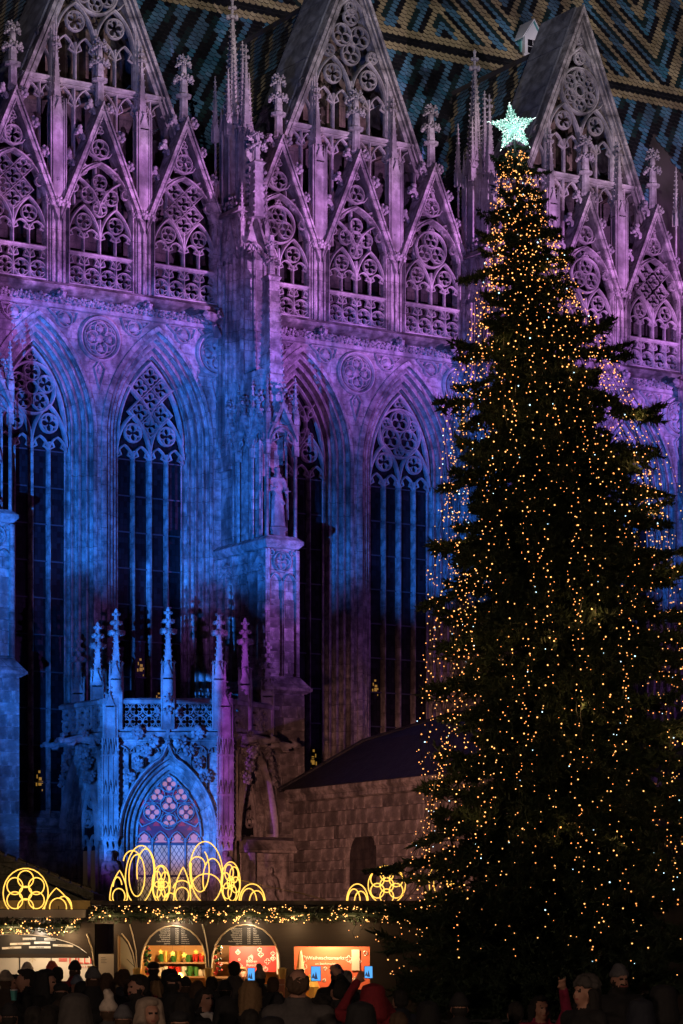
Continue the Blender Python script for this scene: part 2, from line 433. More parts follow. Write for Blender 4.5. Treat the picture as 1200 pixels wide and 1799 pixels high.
def fillhole(outer, holes, y=0.0):
    """flat face with holes in the plane y; returns verts, faces"""
    bm = bmesh.new(); es = []
    for lp in [outer]+holes:
        vs = [bm.verts.new((a, y, z)) for a, z in lp]
        es += [bm.edges.new((vs[i], vs[(i+1)%len(vs)])) for i in range(len(vs))]
    bmesh.ops.triangle_fill(bm, use_beauty=True, use_dissolve=False, edges=es, normal=(0,-1,0))
    bm.verts.index_update()
    v = [tuple(x.co) for x in bm.verts]; f = [tuple(x.index for x in fa.verts) for fa in bm.faces]
    bm.free(); return v, f
# ================================================================== ground
g = MB(); g.add([(-400,-60,0),(400,-60,0),(400,900,0),(-400,900,0)], [(0,1,2,3)])
def f(t, b):
    oc = objcoord(t); br = t.new('ShaderNodeTexBrick'); t.ln(oc, br.inputs['Vector'])
    br.inputs['Scale'].default_value = 1; br.inputs['Brick Width'].default_value = .6; br.inputs['Row Height'].default_value = .4
    br.inputs['Color1'].default_value = (.09,.09,.095,1); br.inputs['Color2'].default_value = (.14,.135,.13,1); br.inputs['Mortar'].default_value = (.04,.04,.04,1); br.inputs['Mortar Size'].default_value = .012
    t.ln(t.mixc(t.noise(oc, 2.5, 4), br.outputs[0], (.05,.05,.05)), b.inputs['Base Color'])
    bump(t, b, t.math('SUBTRACT', t.noise(oc, 20), br.outputs[1]), .3, .01)
M['paving'] = mat('granite_paving', rough=.55, build=f)
o = g.build('ground', 'paving'); o['kind'] = 'structure'; o['label'] = 'grey granite paving of the cathedral square'

# ================================================================== cathedral
CATH = thing('cathedral', 'gothic limestone cathedral flank lit blue and purple, with traceried gables and tall windows', 'cathedral', W(0,0,0), THETA)
BAY, B0 = 11.05, 3.95
BAYS = [B0+BAY*k for k in range(3)]
BUTT = [B0-BAY/2+BAY*k for k in range(4)]
WW, WSP, WH, WSILL = 1.40, 21.0, 3.05, 6.9       # window half width, springing, rise, sill
def wpath(q, nj=1, na=14):
    p = parch(0, WW, WSP, WH, na, q)
    return [(-(WW+q), WSILL)]+p+[(WW+q, WSILL)]

# ---- bay wall with two window openings
mb = MB()
holes = [[(a+sg*2.42, z) for a, z in wpath(.93)] for sg in (-1, 1)]
v, fs = fillhole([(-5.53,0),(5.53,0),(5.53,25.4),(-5.53,25.4)], holes)
mb.add(v, fs)
for sg in (-1, 1):                                # sloping sills
    c = sg*2.42
    mb.add([(c-2.33,-.03,6.55),(c+2.33,-.03,6.55),(c+2.33,.85,7.25),(c-2.33,.85,7.25)], [(0,1,2,3)])
mb.prismx([(-.22,6.35),(-.22,6.5),(0,6.62),(0,6.2)], -5.53, 5.53)
mb.prismx([(-.35,0),(-.35,3.2),(-.1,3.6),(0,3.6),(0,0)], -5.53, 5.53)
wall0 = mb.build('wall', 'stone', CATH, loc=(BAYS[0],0,0))
for s in BAYS[1:]: copy_tree(wall0, CATH, (s,0,0))

# ---- windows
prof = []
N = 60
for i in range(N+1):
    t = i/N; q, y = .02+.84*t, .74-.74*t
    a = .125*cos(2*pi*4.0*t+.6)+.045*cos(2*pi*8.0*t+.4)+.014*cos(2*pi*17*t)
    prof.append((q-a*.62, y-a*.78))
prof = [(0.0,.92),(0.0,.80)]+prof+[(.88,-.05),(.915,-.07),(.935,-.03),(.935,.02)]
def window_frame():
    mb = MB(); cols = [wpath(q) for q, y in prof]; n = len(cols[0]); m = len(prof)
    L = [0]
    for i in range(1, n): L.append(L[-1]+hypot(cols[20][i][0]-cols[20][i-1][0], cols[20][i][1]-cols[20][i-1][1]))
    vs, uv = [], []
    for i in range(n):
        for j, (q, y) in enumerate(prof):
            a, z = cols[j][i]; vs.append((a, y, z)); uv.append((L[i], j*.03))
    fs = [(i*m+j, (i+1)*m+j, (i+1)*m+j+1, i*m+j+1) for i in range(n-1) for j in range(m-1)]
    mb.add(vs, fs, 0, uv)
    return mb.mesh('window', 'mould', True)
FRAME = window_frame()
def tracery_window(kind):
    mb = MB(); y, d = .50, .24
    mb.bar(parch(0, WW-.05, WSP, WH-.1, 12), .13, d, y)
    for sg in (-1, 1):
        mb.bar(parch(sg*.7, .70, 20.45, 1.50, 8), .11, d, y)
        fcircle(mb, sg*.7, 21.28, .34, 4, .075, .16, y+.03)
        for c in (.35, 1.05): trefoil_head(mb, sg*c, .33, 20.28, .52, .07, .16, y+.04)
    if kind == 0:      # net of quatrefoils
        h = .455
        for i in range(-2, 3):
            for j in range(-3, 4):
                if (i+j) % 2: continue
                cx, cz = i*h, 22.52+j*h
                if abs(cx) > 1.35-max(0, cz-21.6)*.50 or cz < 21.55+abs(cx)*.75 or cz > 23.7: continue
                mb.bar(foil(cx, cz, .30, 4), .06, .15, y+.03, True)
                mb.bar([(cx,cz-h),(cx+h,cz),(cx,cz+h),(cx-h,cz)], .07, .18, y+.01, True)
        mb.bar(arc(1.9, 21.2, 2.05, pi*.93, pi*.60, 8), .10, .2, y); mb.bar(arc(-1.9, 21.2, 2.05, pi*.07, pi*.40, 8), .10, .2, y)
    elif kind == 1:    # wheel with six quatrefoils
        mb.bar(circle(0, 22.5, .93, 28), .11, .22, y, True)
        for i in range(5): fcircle(mb, .58*cos(pi/2+2*pi*i/5), 22.5+.58*sin(pi/2+2*pi*i/5), .31, 4, .06, .15, y+.03, pi/2+2*pi*i/5)
        mb.bar(circle(0, 22.5, .24, 12), .06, .15, y+.03, True)
        mb.bar(foil(0, 23.65, .22, 3), .05, .14, y+.04, True)
    elif kind == 2:    # swirling fish bladders
        mb.bar(circle(0, 22.45, .95, 28), .11, .22, y, True)
        for i in range(3):
            p = pi/2+2*pi*i/3
            fcircle(mb, .47*cos(p), 22.45+.47*sin(p), .40, 3, .06, .15, y+.03, p)
            fcircle(mb, .70*cos(p+pi/3), 22.45+.70*sin(p+pi/3), .20, 3, .05, .14, y+.03, p)
            mb.bar(arc(.47*cos(p), 22.45+.47*sin(p), .48, p-2.2, p+.6, 10), .06, .17, y+.02)
        mb.bar(foil(0, 23.65, .22, 3), .05, .14, y+.04, True)
    else:              # two leaf shapes and a diamond
        for sg in (-1, 1):
            mb.bar(arc(sg*-.55, 22.35, 1.1, (0 if sg > 0 else pi)-.9, (0 if sg > 0 else pi)+.9, 10), .10, .2, y)
            mb.bar(arc(sg*1.65, 22.35, 1.1, (pi if sg > 0 else 0)-.9, (pi if sg > 0 else 0)+.9, 10), .09, .2, y)
            for k in (-.42, .42): mb.bar(foil(sg*.55, 22.35+k, .30, 4), .06, .15, y+.03, True)
        for z in (21.75, 22.4, 23.05): fcircle(mb, 0, z, .28, 4, .06, .15, y+.03)
        mb.bar(foil(0, 23.6, .22, 3), .05, .14, y+.04, True)
    return mb.mesh('tracery', 'carve')
mull = []
for w in (.085, .13):
    mb = MB(); mb.prism([(0,0)], 0, 0) if False else None
    sec = [(-w/2,.86),(-w/2,.62),(-w*.22,.50),(w*.22,.50),(w/2,.62),(w/2,.86)]
    vs, uv = [], []
    for z in (WSILL, 20.6):
        for a, y in sec: vs.append((a, y, z)); uv.append((z, a))
    mb.add(vs, [(i, (i+1)%6, (i+1)%6+6, i+6) for i in range(6)], 0, uv); mull.append(mb.mesh('mullion', 'mould'))
ROWS = 10; RH = (20.3-WSILL)/ROWS
def pane_mesh(w, h, name='pane', m='glass'):
    mb = MB(); ox, oz = R.random()*5, R.random()*5
    mb.add([(-w/2,0,0),(w/2,0,0),(w/2,0,h),(-w/2,0,h),(-w/2,.02,0),(w/2,.02,0),(w/2,.02,h),(-w/2,.02,h)],
           [(0,1,2,3),(5,4,7,6),(4,5,1,0),(3,2,6,7),(4,0,3,7),(1,5,6,2)], 0, [(ox,oz),(ox+w,oz),(ox+w,oz+h),(ox,oz+h)]*2)
    return mb.mesh(name, m)
PANES = [pane_mesh(.64, RH-.02) for _ in range(5)]
mb = MB(); mb.box(-WW, WW, .70, .745, -.022, .022); SADDLE = mb.mesh('glazing_bar', 'lead')
mb = MB(); p = parch(0, WW, WSP, WH, 10); p = [(-WW,20.3)]+p+[(WW,20.3)]
mb.add([(a,.80,z) for a, z in p], [tuple(range(len(p)))], 0, [(a,z) for a, z in p]); HEADPANE = mb.mesh('head_glazing', 'glass')
M['lit'] = mat('painted_lamp_glow', (.2,.12,.03), .4, emit=(1.0,.50,.08), es=.26)  # glow painted on small chips, standing in for lamps behind the glass
mb = MB()
for x, z, w, h in ((-.1,.1,.05,.14),(.0,.12,.12,.17),(.02,.33,.11,.12),(-.07,.4,.04,.15),(.0,.62,.08,.1),(.13,.2,.05,.1),(.14,-.1,.03,.08)):
    mb.box(x, x+w, 0, .004, z, z+h)
LIT = mb.mesh('lamp_glow_patch', 'lit')
TRAC = [tracery_window(k) for k in range(4)]
wkind = {(0,-1):1, (0,1):0, (1,-1):3, (1,1):2, (2,-1):0, (2,1):1}
litspots = {(0,-1):[(-1.05,12.9),(.35,8.0)], (0,1):[(-.35,12.4),(.42,11.3)], (1,-1):[(1.05,9.2)], (1,1):[(-1.05,12.2)]}
for k, s in enumerate(BAYS):
    for sg in (-1, 1):
        win = inst('window', FRAME, CATH, (s+sg*2.42, 0, 0))
        inst('tracery', TRAC[wkind[k, sg]], win)
        for a, i in ((-.7,0),(0,1),(.7,0)): inst('mullion', mull[i], win, (a,0,0))
        for r in range(1, ROWS+1): inst('glazing_bar', SADDLE, win, (0,0,WSILL+RH*r-.01))
        for r in range(ROWS):
            for a in (-1.05,-.35,.35,1.05):
                inst('pane', PANES[R.randrange(5)], win, (a,.79+R.uniform(-.008,.008),WSILL+RH*r+.01), (R.uniform(-.02,.02),0,R.uniform(-.03,.03)))
        inst('head_glazing', HEADPANE, win)
        for a, z in litspots.get((k, sg), []): inst('lamp_glow_patch', LIT, win, (a,.765,z), (0,0,0), (R.choice((-1,1)),1,R.uniform(.6,1.2)))

# ---- roundels and spandrel panels
mb = MB(); y = -.19
mb.bar(circle(0,24.42,.78,32), .13, .22, y, True); mb.bar(circle(0,24.42,.64,32), .05, .18, y+.05, True)
mb.bar(foil(0,24.42,.60,4,pi/2,8), .10, .22, y, True); mb.bar(foil(0,24.42,.58,4,pi/4,6), .055, .18, y+.06, True)
for i in range(4):
    p = pi/2*i; mb.ico((.36*cos(p),-.08,24.42+.36*sin(p)), .15, 0, .12, (1,.8,1))
    p += pi/4; mb.ico((.30*cos(p),-.05,24.42+.30*sin(p)), .10, 0, .12, (1,.8,1))
mb.ico((0,-.03,24.42), .17, 0, .1, (1,.5,1))
ROUNDEL = mb.mesh('roundel', 'carve')
SPANDS = []
for sg in (-1, 1):
    mb = MB()
    mb.bar(arc(sg*1.42,24.98,.30,0,2*pi,16)[:-1], .07, .17, -.14, True)
    mb.bar([(sg*.88,25.27),(sg*1.02,24.9),(sg*1.25,24.72)], .07, .17, -.14); mb.bar([(sg*1.25,24.72),(sg*1.75,25.0),(sg*2.05,25.27)], .07, .17, -.14); mb.bar([(sg*.88,25.27),(sg*2.05,25.27)], .07, .17, -.14)
    mb.ico((sg*1.42,-.04,24.98), .22, 0, .2, (1.1,.7,.9)); mb.ico((sg*1.85,-.02,25.16), .10, 0, .2, (1.2,.8,.8)); mb.ico((sg*1.08,-.02,25.12), .10, 0, .2, (1.2,.8,.8))
    SPANDS.append(mb.mesh('spandrel_panel', 'carve'))
mb = MB(); mb.bar([(0,23.62),(.22,23.35),(.05,22.75),(0,22.62),(-.05,22.75),(-.22,23.35)], .06, .15, -.12, True); mb.ico((0,-.04,23.3), .12, 0, .2, (.8,.7,1.5))
SPAND = mb.mesh('spandrel_panel', 'carve')
# ---- frieze and ledge
mb = MB(); mb.prismx([(-.10,25.40),(-.10,25.45),(-.16,25.47),(-.16,25.33),(.0,25.30),(0,25.40)], -5.53, 5.53)
mb.box(-5.53, 5.53, -.02, .1, 25.4, 25.86)
for i in range(60):
    mb.leaf((-5.4+i*.183+R.uniform(-.04,.04), -.06, 25.64+R.uniform(-.07,.07)), R.uniform(.14,.21), (R.uniform(-.4,.4),-1,R.uniform(-.3,.3)), 0, 4)
FRIEZE = mb.mesh('frieze', 'leafy')
mb = MB(); mb.prismx([(-.02,25.80),(-.20,25.84),(-.42,25.95),(-.46,26.02),(-.46,26.08),(-.36,26.12),(-.25,26.22),(.6,26.22),(.6,25.80)], -5.53, 5.53)
LEDGE = mb.mesh('ledge', 'mould')
mb = MB(); mb.leaf((0,-.42,25.78), .22, (0,-1,-.3)); mb.ico((0,-.60,25.70), .13, 0, .2)
BOSS = mb.mesh('boss', 'leafy')
for s in BAYS:
    for a in (0, -4.86, 4.86): inst('roundel', ROUNDEL, CATH, (s+a,0,0))
    for a in (0, -4.86, 4.86):
        inst('spandrel_panel', SPAND, CATH, (s+a,0,0))
        for q in SPANDS: inst('spandrel_panel', q, CATH, (s+a,0,0))
    inst('frieze', FRIEZE, CATH, (s,0,0)); inst('ledge', LEDGE, CATH, (s,0,0)); [inst('boss', BOSS, CATH, (s+x,0,0)) for x in (-1.75, 1.75)]

# ---- small gables over the gallery openings
def rake(mb, az, zf, af, th, y0, y1, mi=0):
    """two sloping bars from apex height az down to (+-af, zf), thickness th measured downwards"""
    for sg in (-1, 1):
        mb.prism([(0,az),(sg*af,zf),(sg*af,zf-th),(0,az-th)][::sg], y0, y1, mi)
mb = MB()
rake(mb, 32.95, 28.95, 1.68, .52, -.34, .30); rake(mb, 33.03, 29.03, 1.68, .16, -.42, .36); rake(mb, 32.55, 28.55, 1.68, .10, -.38, -.3)
mb.bar([(-1.30,26.2),(-1.30,29.0)]+parch(0,1.30,29.0,1.80,9)+[(1.30,26.2)], .13, .34, -.22)
mb.bar([(-1.43,26.2),(-1.43,29.0)]+parch(0,1.43,29.0,1.86,9)+[(1.43,26.2)], .10, .3, -.12)
for sg in (-1, 1):                                     # moulded piers
    mb.box(sg*1.60-.17, sg*1.60+.17, -.16, .32, 26.2, 29.3)
    mb.tube([(sg*1.75,-.22,26.2),(sg*1.75,-.22,29.1)], .06, 6); mb.tube([(sg*1.52,-.20,26.2),(sg*1.52,-.20,29.0)], .05, 6)
SG_FRAME = mb.mesh('small_gable', 'stone')
def gallery_tracery(kind):
    mb = MB(); y, d = -.13, .2
    mb.bar([(0,27.4),(0,28.75)], .11, d, y)
    for sg in (-1, 1):
        mb.bar([(sg*.65,27.4),(sg*.65,28.2)], .08, d*.8, y+.03)
        mb.bar(parch(sg*.65,.63,28.0,1.20,8), .10, d, y)
        fcircle(mb, sg*.65, 28.62, .29, 4 if kind else 3, .045, .14, y+.03)
        for c in (.33,.97): trefoil_head(mb, sg*c, .30, 27.98, .38, .06, .14, y+.03)
    if kind == 0:
        h = .40
        for i in range(-2, 3):
            for j in range(-2, 3):
                if (i+j) % 2: continue
                cx, cz = i*h, 29.85+j*h
                if abs(cx) > 1.12-max(0, cz-29.1)*.5 or cz < 28.98+abs(cx)*.6 or cz > 30.5: continue
                mb.bar(foil(cx, cz, .285, 4), .04, .14, y+.03, True); mb.bar([(cx,cz-h),(cx+h,cz),(cx,cz+h),(cx-h,cz)], .05, .17, y, True)
    elif kind == 1:
        for cx, cz in ((0,29.15),(-.46,29.62),(.46,29.62),(0,30.12),(0,29.63)): fcircle(mb, cx, cz, .28, 4, .042, .14, y+.03)
        mb.bar(arc(1.55,28.7,1.65,pi*.95,pi*.60,8), .09, .18, y); mb.bar(arc(-1.55,28.7,1.65,pi*.05,pi*.40,8), .09, .18, y)
    else:
        mb.bar(circle(0,29.68,.70,24), .09, .18, y, True)
        for i in range(3): fcircle(mb, .36*cos(pi/2+2*pi*i/3), 29.68+.36*sin(pi/2+2*pi*i/3), .31, 3, .055, .14, y+.03, pi/2+2*pi*i/3)
        mb.bar(foil(0,30.46,.15,3), .05, .12, y+.03, True)
    # in the gable triangle
    fcircle(mb, 0, 31.33, .34, 4 if kind != 1 else 3, .07, .16, y); mb.bar(foil(0,32.02,.15,3), .05, .14, y+.02, True)
    for sg in (-1, 1):
        fcircle(mb, sg*.70, 30.52, .20, 3, .05, .14, y+.02, pi/2); mb.bar(arc(sg*1.05,29.8,.16,0,2*pi,10)[:-1], .05, .14, y+.02, True)
        mb.bar([(0,30.95),(sg*.38,31.1),(sg*.55,31.35)], .06, .16, y)
    # parapet: rail, quatrefoils, cusped heads
    mb.bar([(-1.3,27.42),(1.3,27.42)], .17, .26, -.20); mb.bar([(-1.3,26.27),(1.3,26.27)], .13, .26, -.20)
    for i in range(4):
        c = -.975+.65*i
        mb.bar(foil(c,26.63,.29,4,pi/2), .04, .15, y+.02, True); mb.bar(arc(c,26.63,.31,0,2*pi,14)[:-1], .045, .16, y, True)
        mb.bar(parch(c,.32,26.97,.42,5), .045, .16, y)
        for sg in (-1, 1): mb.bar([(c+sg*.3,27.02),(c+sg*.12,27.08),(c+sg*.17,27.24)], .05, .14, y+.02)
    for i in range(5): mb.bar([(-1.3+.65*i,26.3),(-1.3+.65*i,27.4)], .055, .18, y-.01)
    return mb.mesh('tracery', 'carve')
GT = [gallery_tracery(k) for k in range(3)]
def finial_mesh(h=2.35, r=.36):
    mb = MB()
    mb.lathe([(.17,0),(.21,.1),(.17,.25),(.16,h*.36),(.30,h*.38),(.31,h*.42),(.17,h*.44),(.13,h*.72),(.09,h*.95),(.10,h)], 8)
    for zz, rr, n in ((h*.66, r, 8), (h*.90, r*.8, 7)):
        for i in range(n):
            q = 2*pi*i/n; mb.leaf((rr*.72*cos(q), rr*.72*sin(q), zz), rr*.46, (cos(q), sin(q), .3), 0, 4)
    for i in range(4):
        q = pi/2*i+pi/4; mb.leaf((.16*cos(q), .16*sin(q), h*1.0), .13, (cos(q), sin(q), .6), 0, 4)
    return mb.mesh('finial', 'leafy')
FINIAL = finial_mesh()
CROCK = []
for _ in range(3):
    mb = MB(); mb.tube([(0,0,-.12),(.02,0,.05),(.14,0,.16)], [.09,.08,.06], 5)
    mb.leaf((.16,0,.17), .23, (1,0,.5), 0, 6); mb.leaf((.04,-.10,.02), .13, (.3,-1,.2), 0, 4); CROCK.append(mb.mesh('crocket', 'leafy'))
gk = 0
for k, s in enumerate(BAYS):
    for j, a in enumerate((-3.48, 0, 3.48)):
        o = inst('small_gable', SG_FRAME, CATH, (s+a,0,0))
        inst('tracery', GT[[2,1,0][j] if k == 0 else ([2,1,2][j] if k == 1 else [0,2,0][j])] if not (k == 0 and j == 0) else GT[0], o)
        inst('finial', FINIAL, o, (0,-.05,32.9))
        for i in range(4):
            t = .10+.25*i
            for sg in (-1, 1):
                inst('crocket', CROCK[R.randrange(3)], o, (sg*(1.68*t+.02), -.02, 33.0-4.0*t+.10), (0,0,0 if sg > 0 else pi), (R.uniform(.95,1.2),)*3)
        gk += 1
# gallery wall in shade-dark colour behind the open tracery, end piers
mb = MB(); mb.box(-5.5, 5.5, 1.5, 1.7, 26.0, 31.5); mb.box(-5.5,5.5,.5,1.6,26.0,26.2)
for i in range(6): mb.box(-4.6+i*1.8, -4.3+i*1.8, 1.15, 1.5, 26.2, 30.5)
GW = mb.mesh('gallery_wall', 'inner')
mb = MB(); mb.box(-.30, .30, -.14, .5, 26.2, 29.6); EP = mb.mesh('end_pier', 'stone')
for s in BAYS:
    inst('gallery_wall', GW, CATH, (s,0,0))
    for a in (-5.16, 5.16): inst('end_pier', EP, CATH, (s+a,0,0))

# ---- pinnacles
def pinnacle(mb, x, y, z0, w, hs, hsp, fin=True, minis=True, cr=.22):
    h = w/2
    mb.box(x-h, x+h, y-h, y+h, z0, z0+hs)
    for sx in (-1,1):
        for sy in (-1,1): mb.tube([(x+sx*h,y+sy*h,z0),(x+sx*h,y+sy*h,z0+hs)], w*.10, 5)
    zg = z0+hs
    mb.box(x-h*1.12, x+h*1.12, y-h*1.12, y+h*1.12, zg-.05, zg+.03)
    for rot in range(4):                               # four gablets
        c_, s_ = (1,0,-1,0)[rot], (0,1,0,-1)[rot]
        def tr(a, d): return (x+a*c_-d*s_, y+a*s_+d*c_)
        pts = [(-h*1.05,zg-.02),(h*1.05,zg-.02),(0,zg+w*1.35)]
        v = [(*tr(a,-h*1.12),z) for a,z in pts]+[(*tr(a,-h*.4),z) for a,z in pts]
        mb.add(v, [(0,1,2),(5,4,3),(0,3,4,1),(1,4,5,2),(2,5,3,0)])
        mb.oct((*tr(0,-h*1.1),zg+w*1.42), w*.16)
    if minis:
        for sx in (-1,1):
            for sy in (-1,1):
                cx, cy = x+sx*h, y+sy*h
                mb.add([(cx-w*.1,cy-w*.1,zg),(cx+w*.1,cy-w*.1,zg),(cx+w*.1,cy+w*.1,zg),(cx-w*.1,cy+w*.1,zg),(cx,cy,zg+w*1.7)], [(0,1,4),(1,2,4),(2,3,4),(3,0,4)])
    b = w*.40; zt = zg+hsp
    mb.frustum(x, y, zg, zt, b*2, b*2, w*.14, w*.14)
    n = int(hsp*.86/cr)
    for i in range(n):
        t = (i+.8)/(n+1); rr = b+(w*.07-b)*t; zz = zg+hsp*t
        for sx in (-1,1):
            for sy in (-1,1): mb.oct((x+sx*rr*1.12, y+sy*rr*1.12, zz), max(.045, w*.12*(1-.4*t)), 0, max(.04, w*.09))
    if fin:
        for zz, rr in ((zt-.02, w*.34), (zt+w*.55, w*.24)):
            for i in range(6):
                q = pi/3*i; mb.ico((x+rr*.75*cos(q), y+rr*.75*sin(q), zz), rr*.5, 0, .25)
        mb.lathe([(w*.10,zt-.1),(w*.08,zt+w*.9),(w*.13,zt+w*1.0),(w*.02,zt+w*1.2)], 6, x, y)
    return mb
mb = pinnacle(MB(), 0, 0, 29.2, .42, 3.1, 2.6)
for sg in (-1, 1): mb.tube([(sg*.30,-.2,29.2),(sg*.30,-.2,32.9)], .035, 5)
mb.box(-.36, .36, -.30, .30, 29.0, 29.22); mb.leaf((0,-.3,29.1), .2, (0,-1,0)); mb.leaf((-.3,-.2,29.1), .18, (-1,-1,0)); mb.leaf((.3,-.2,29.1), .18, (1,-1,0))
SPIN = mb.mesh('pinnacle', 'carve')
for s in BAYS:
    for a in (-1.74, 1.74): inst('pinnacle', SPIN, CATH, (s+a,-.02,0))

# ---- great gables
APEX, GSL = 40.7, 2.4
mb = MB()
for sg in (-1, 1):
    L = 3.95
    pl = [(0,APEX),(sg*L,APEX-GSL*L),(sg*(L-.42),APEX-GSL*L),(0,APEX-1.0)][::sg]
    mb.prism(pl, .22, .75)
    pl = [(0,APEX+.06),(sg*L,APEX-GSL*L+.06),(sg*(L-.12),APEX-GSL*L),(0,APEX-.24)][::sg]
    mb.prism(pl, .02, .5)
    pl = [(0,APEX-.45),(sg*(L-.2),APEX-GSL*(L-.01)),(sg*(L-.27),APEX-GSL*(L-.01)),(0,APEX-.62)][::sg]
    mb.prism(pl, .10, .3)
GG = mb.mesh('gable', 'stone')
def gable_tracery(kind):
    mb = MB(); y, d = .24, .24
    mb.bar([(-3.0,33.72),(3.0,33.72)], .20, .34, .12); mb.bar([(-3.0,33.56),(3.0,33.56)], .08, .3, .18)
    for a in (-1.72, 1.72): mb.bar([(a,29.3),(a,APEX-GSL*1.72-.9)], .17, d, y-.06); mb.bar([(a*1.07,29.3),(a*1.07,APEX-GSL*1.8-.9)], .08, d, y-.1)
    mb.bar([(-1.62,33.7),(-1.62,35.9)]+parch(0,1.62,35.9,3.15,12)+[(1.62,33.7)], .14, d, y-.04)
    for a, w in ((-.81,.09),(0,.13),(.81,.09)): mb.bar([(a,33.7),(a,35.2 if a else 35.8)], w, d*.8, y)
    for sg in (-1, 1):
        mb.bar(parch(sg*.81,.79,35.2,1.45,8), .11, d, y)
        fcircle(mb, sg*.81, 35.98, .36, 4 if kind == 0 else 5, .07, .15, y+.03)
        for c in (.405,1.215): trefoil_head(mb, sg*c, .38, 34.75, .65, .075, .15, y+.03)
        mb.bar(parch(sg*2.25,.42,34.2,.75,6), .08, .18, y); mb.bar([(sg*2.67,33.7),(sg*2.67,34.2)], .08, .18, y); mb.bar(circle(sg*2.10,35.35,.22,12), .07, .16, y, True)
        for c in (2.25,2.95): mb.bar([(sg*c,29.3),(sg*c,33.6)], .09, .2, y)
        trefoil_head(mb, sg*2.0, .25, 32.9, .55, .07, .16, y); trefoil_head(mb, sg*2.6, .34, 32.9, .55, .07, .16, y)
    for a in (-.86, 0, .86): mb.bar([(a,29.3),(a,33.6)], .10, .2, y)
    for a in (-1.29,-.43,.43,1.29): trefoil_head(mb, a, .41, 32.75, .75, .075, .16, y)
    if kind == 0:
        for cx, cz, r in ((-.40,37.55,.42),(.40,37.55,.42),(0,36.85,.40),(0,38.28,.30),(-.98,36.85,.22),(.98,36.85,.22)): fcircle(mb, cx, cz, r, 3, .075, .16, y+.02, pi/2)
    else:
        mb.bar(circle(0,37.3,.92,30), .12, .22, y, True)
        for i in range(6): fcircle(mb, .56*cos(pi/6+pi/3*i), 37.3+.56*sin(pi/6+pi/3*i), .29, 3, .055, .15, y+.03, pi/6+pi/3*i)
        mb.bar(circle(0,37.3,.22,12), .07, .16, y+.02, True)
        for sg in (-1, 1): mb.bar(arc(sg*.5,37.3,.75,(0 if sg > 0 else pi)-1.0,(0 if sg > 0 else pi)+1.3*sg,10), .06, .15, y+.02)
    fcircle(mb, 0, 38.62, .24, 3, .06, .15, y+.02)
    mb.bar(foil(0,39.3,.16,3), .05, .14, y+.02, True)
    return mb.mesh('tracery', 'carve')
GTR = [gable_tracery(k) for k in range(2)]
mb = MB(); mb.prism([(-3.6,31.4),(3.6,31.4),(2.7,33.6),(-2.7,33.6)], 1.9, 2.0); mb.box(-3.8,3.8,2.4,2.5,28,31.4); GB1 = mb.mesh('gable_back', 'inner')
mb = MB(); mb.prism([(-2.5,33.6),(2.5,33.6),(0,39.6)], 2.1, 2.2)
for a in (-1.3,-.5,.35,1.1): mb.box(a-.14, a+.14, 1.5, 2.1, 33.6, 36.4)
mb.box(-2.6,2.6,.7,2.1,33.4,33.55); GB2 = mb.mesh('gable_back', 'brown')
mb = MB(); mb.box(-.39,.39,0,2.42,-.03,.075); CST = mb.mesh('coping_stone', 'grey')
mb = MB()
for i in range(2): mb.tube([(0,.0,0),(0,0,1)],.02)
GROOT = []
slope = math.atan2(GSL, 1)
for k, s in enumerate(BAYS):
    o = inst('gable', GG, CATH, (s,0,0)); GROOT.append(o)
    inst('tracery', GTR[1 if k != 1 else 0], o); inst('gable_back', GB1, o); inst('gable_back', GB2, o)
    n = 11; Lr = 3.95*hypot(1, GSL)
    for sg in (-1, 1):
        for i in range(n):
            t = (i+.5)/n
            inst('coping_stone', CST, o, (sg*3.95*t, .50, APEX-GSL*3.95*t+.05+R.uniform(-.015,.015)), (0, sg*slope, 0), (Lr/n*.985/.78, 1, 1))
# ---- tiled roofs: main slope  z = RZ0 + RSL (y - RY0), cross roofs behind the gables
RY0, RZ0, RSL, RIDGE = 3.2, 27.0, 2.0, 39.65
RN = hypot(1, RSL)
def main_t(t): return RY0+t/RN, RZ0+RSL*t/RN        # (y, z) at slope length t
def hidden_by_cross(s, z, y):
    for b in BAYS+[BAYS[0]-BAY, BAYS[2]+BAY]:
        if z < RIDGE-GSL*abs(s-b)+.05: return True
    return False
TW, TH = .30, .235
def tile_shape(mb, o, ex, ey, en, mi, edge=4):
    """rounded tile: o lower middle, ex across, ey up the slope, en outwards"""
    w = TW*.485; pts = [(-w*.98,.125),(-w*.80,.050),(-w*.36,.0),(w*.36,.0),(w*.80,.050),(w*.98,.125),(w*.98,.36),(-w*.98,.36)]
    k = []
    for a, b in pts: k.append(tuple(o+ex*a+ey*b+en*(.066-.15*b)))
    low = [tuple(o+ex*a+ey*b+en*(.026-.15*b)) for a, b in pts[:6]]
    mb.add(k+low, [tuple(range(8))], mi)
    n = len(mb.v)-14
    for i in range(5): mb.f.append((n+i+1,n+i,n+8+i,n+9+i)); mb.m.append(edge)
M['tile_edge'] = mat('shadow_dirt_tile_edge', (.012,.011,.010), .95)  # near-black lip: painted shadow line plus dirt between tiles
TM = ['tile_black','tile_yellow','tile_blue','tile_green','tile_edge']
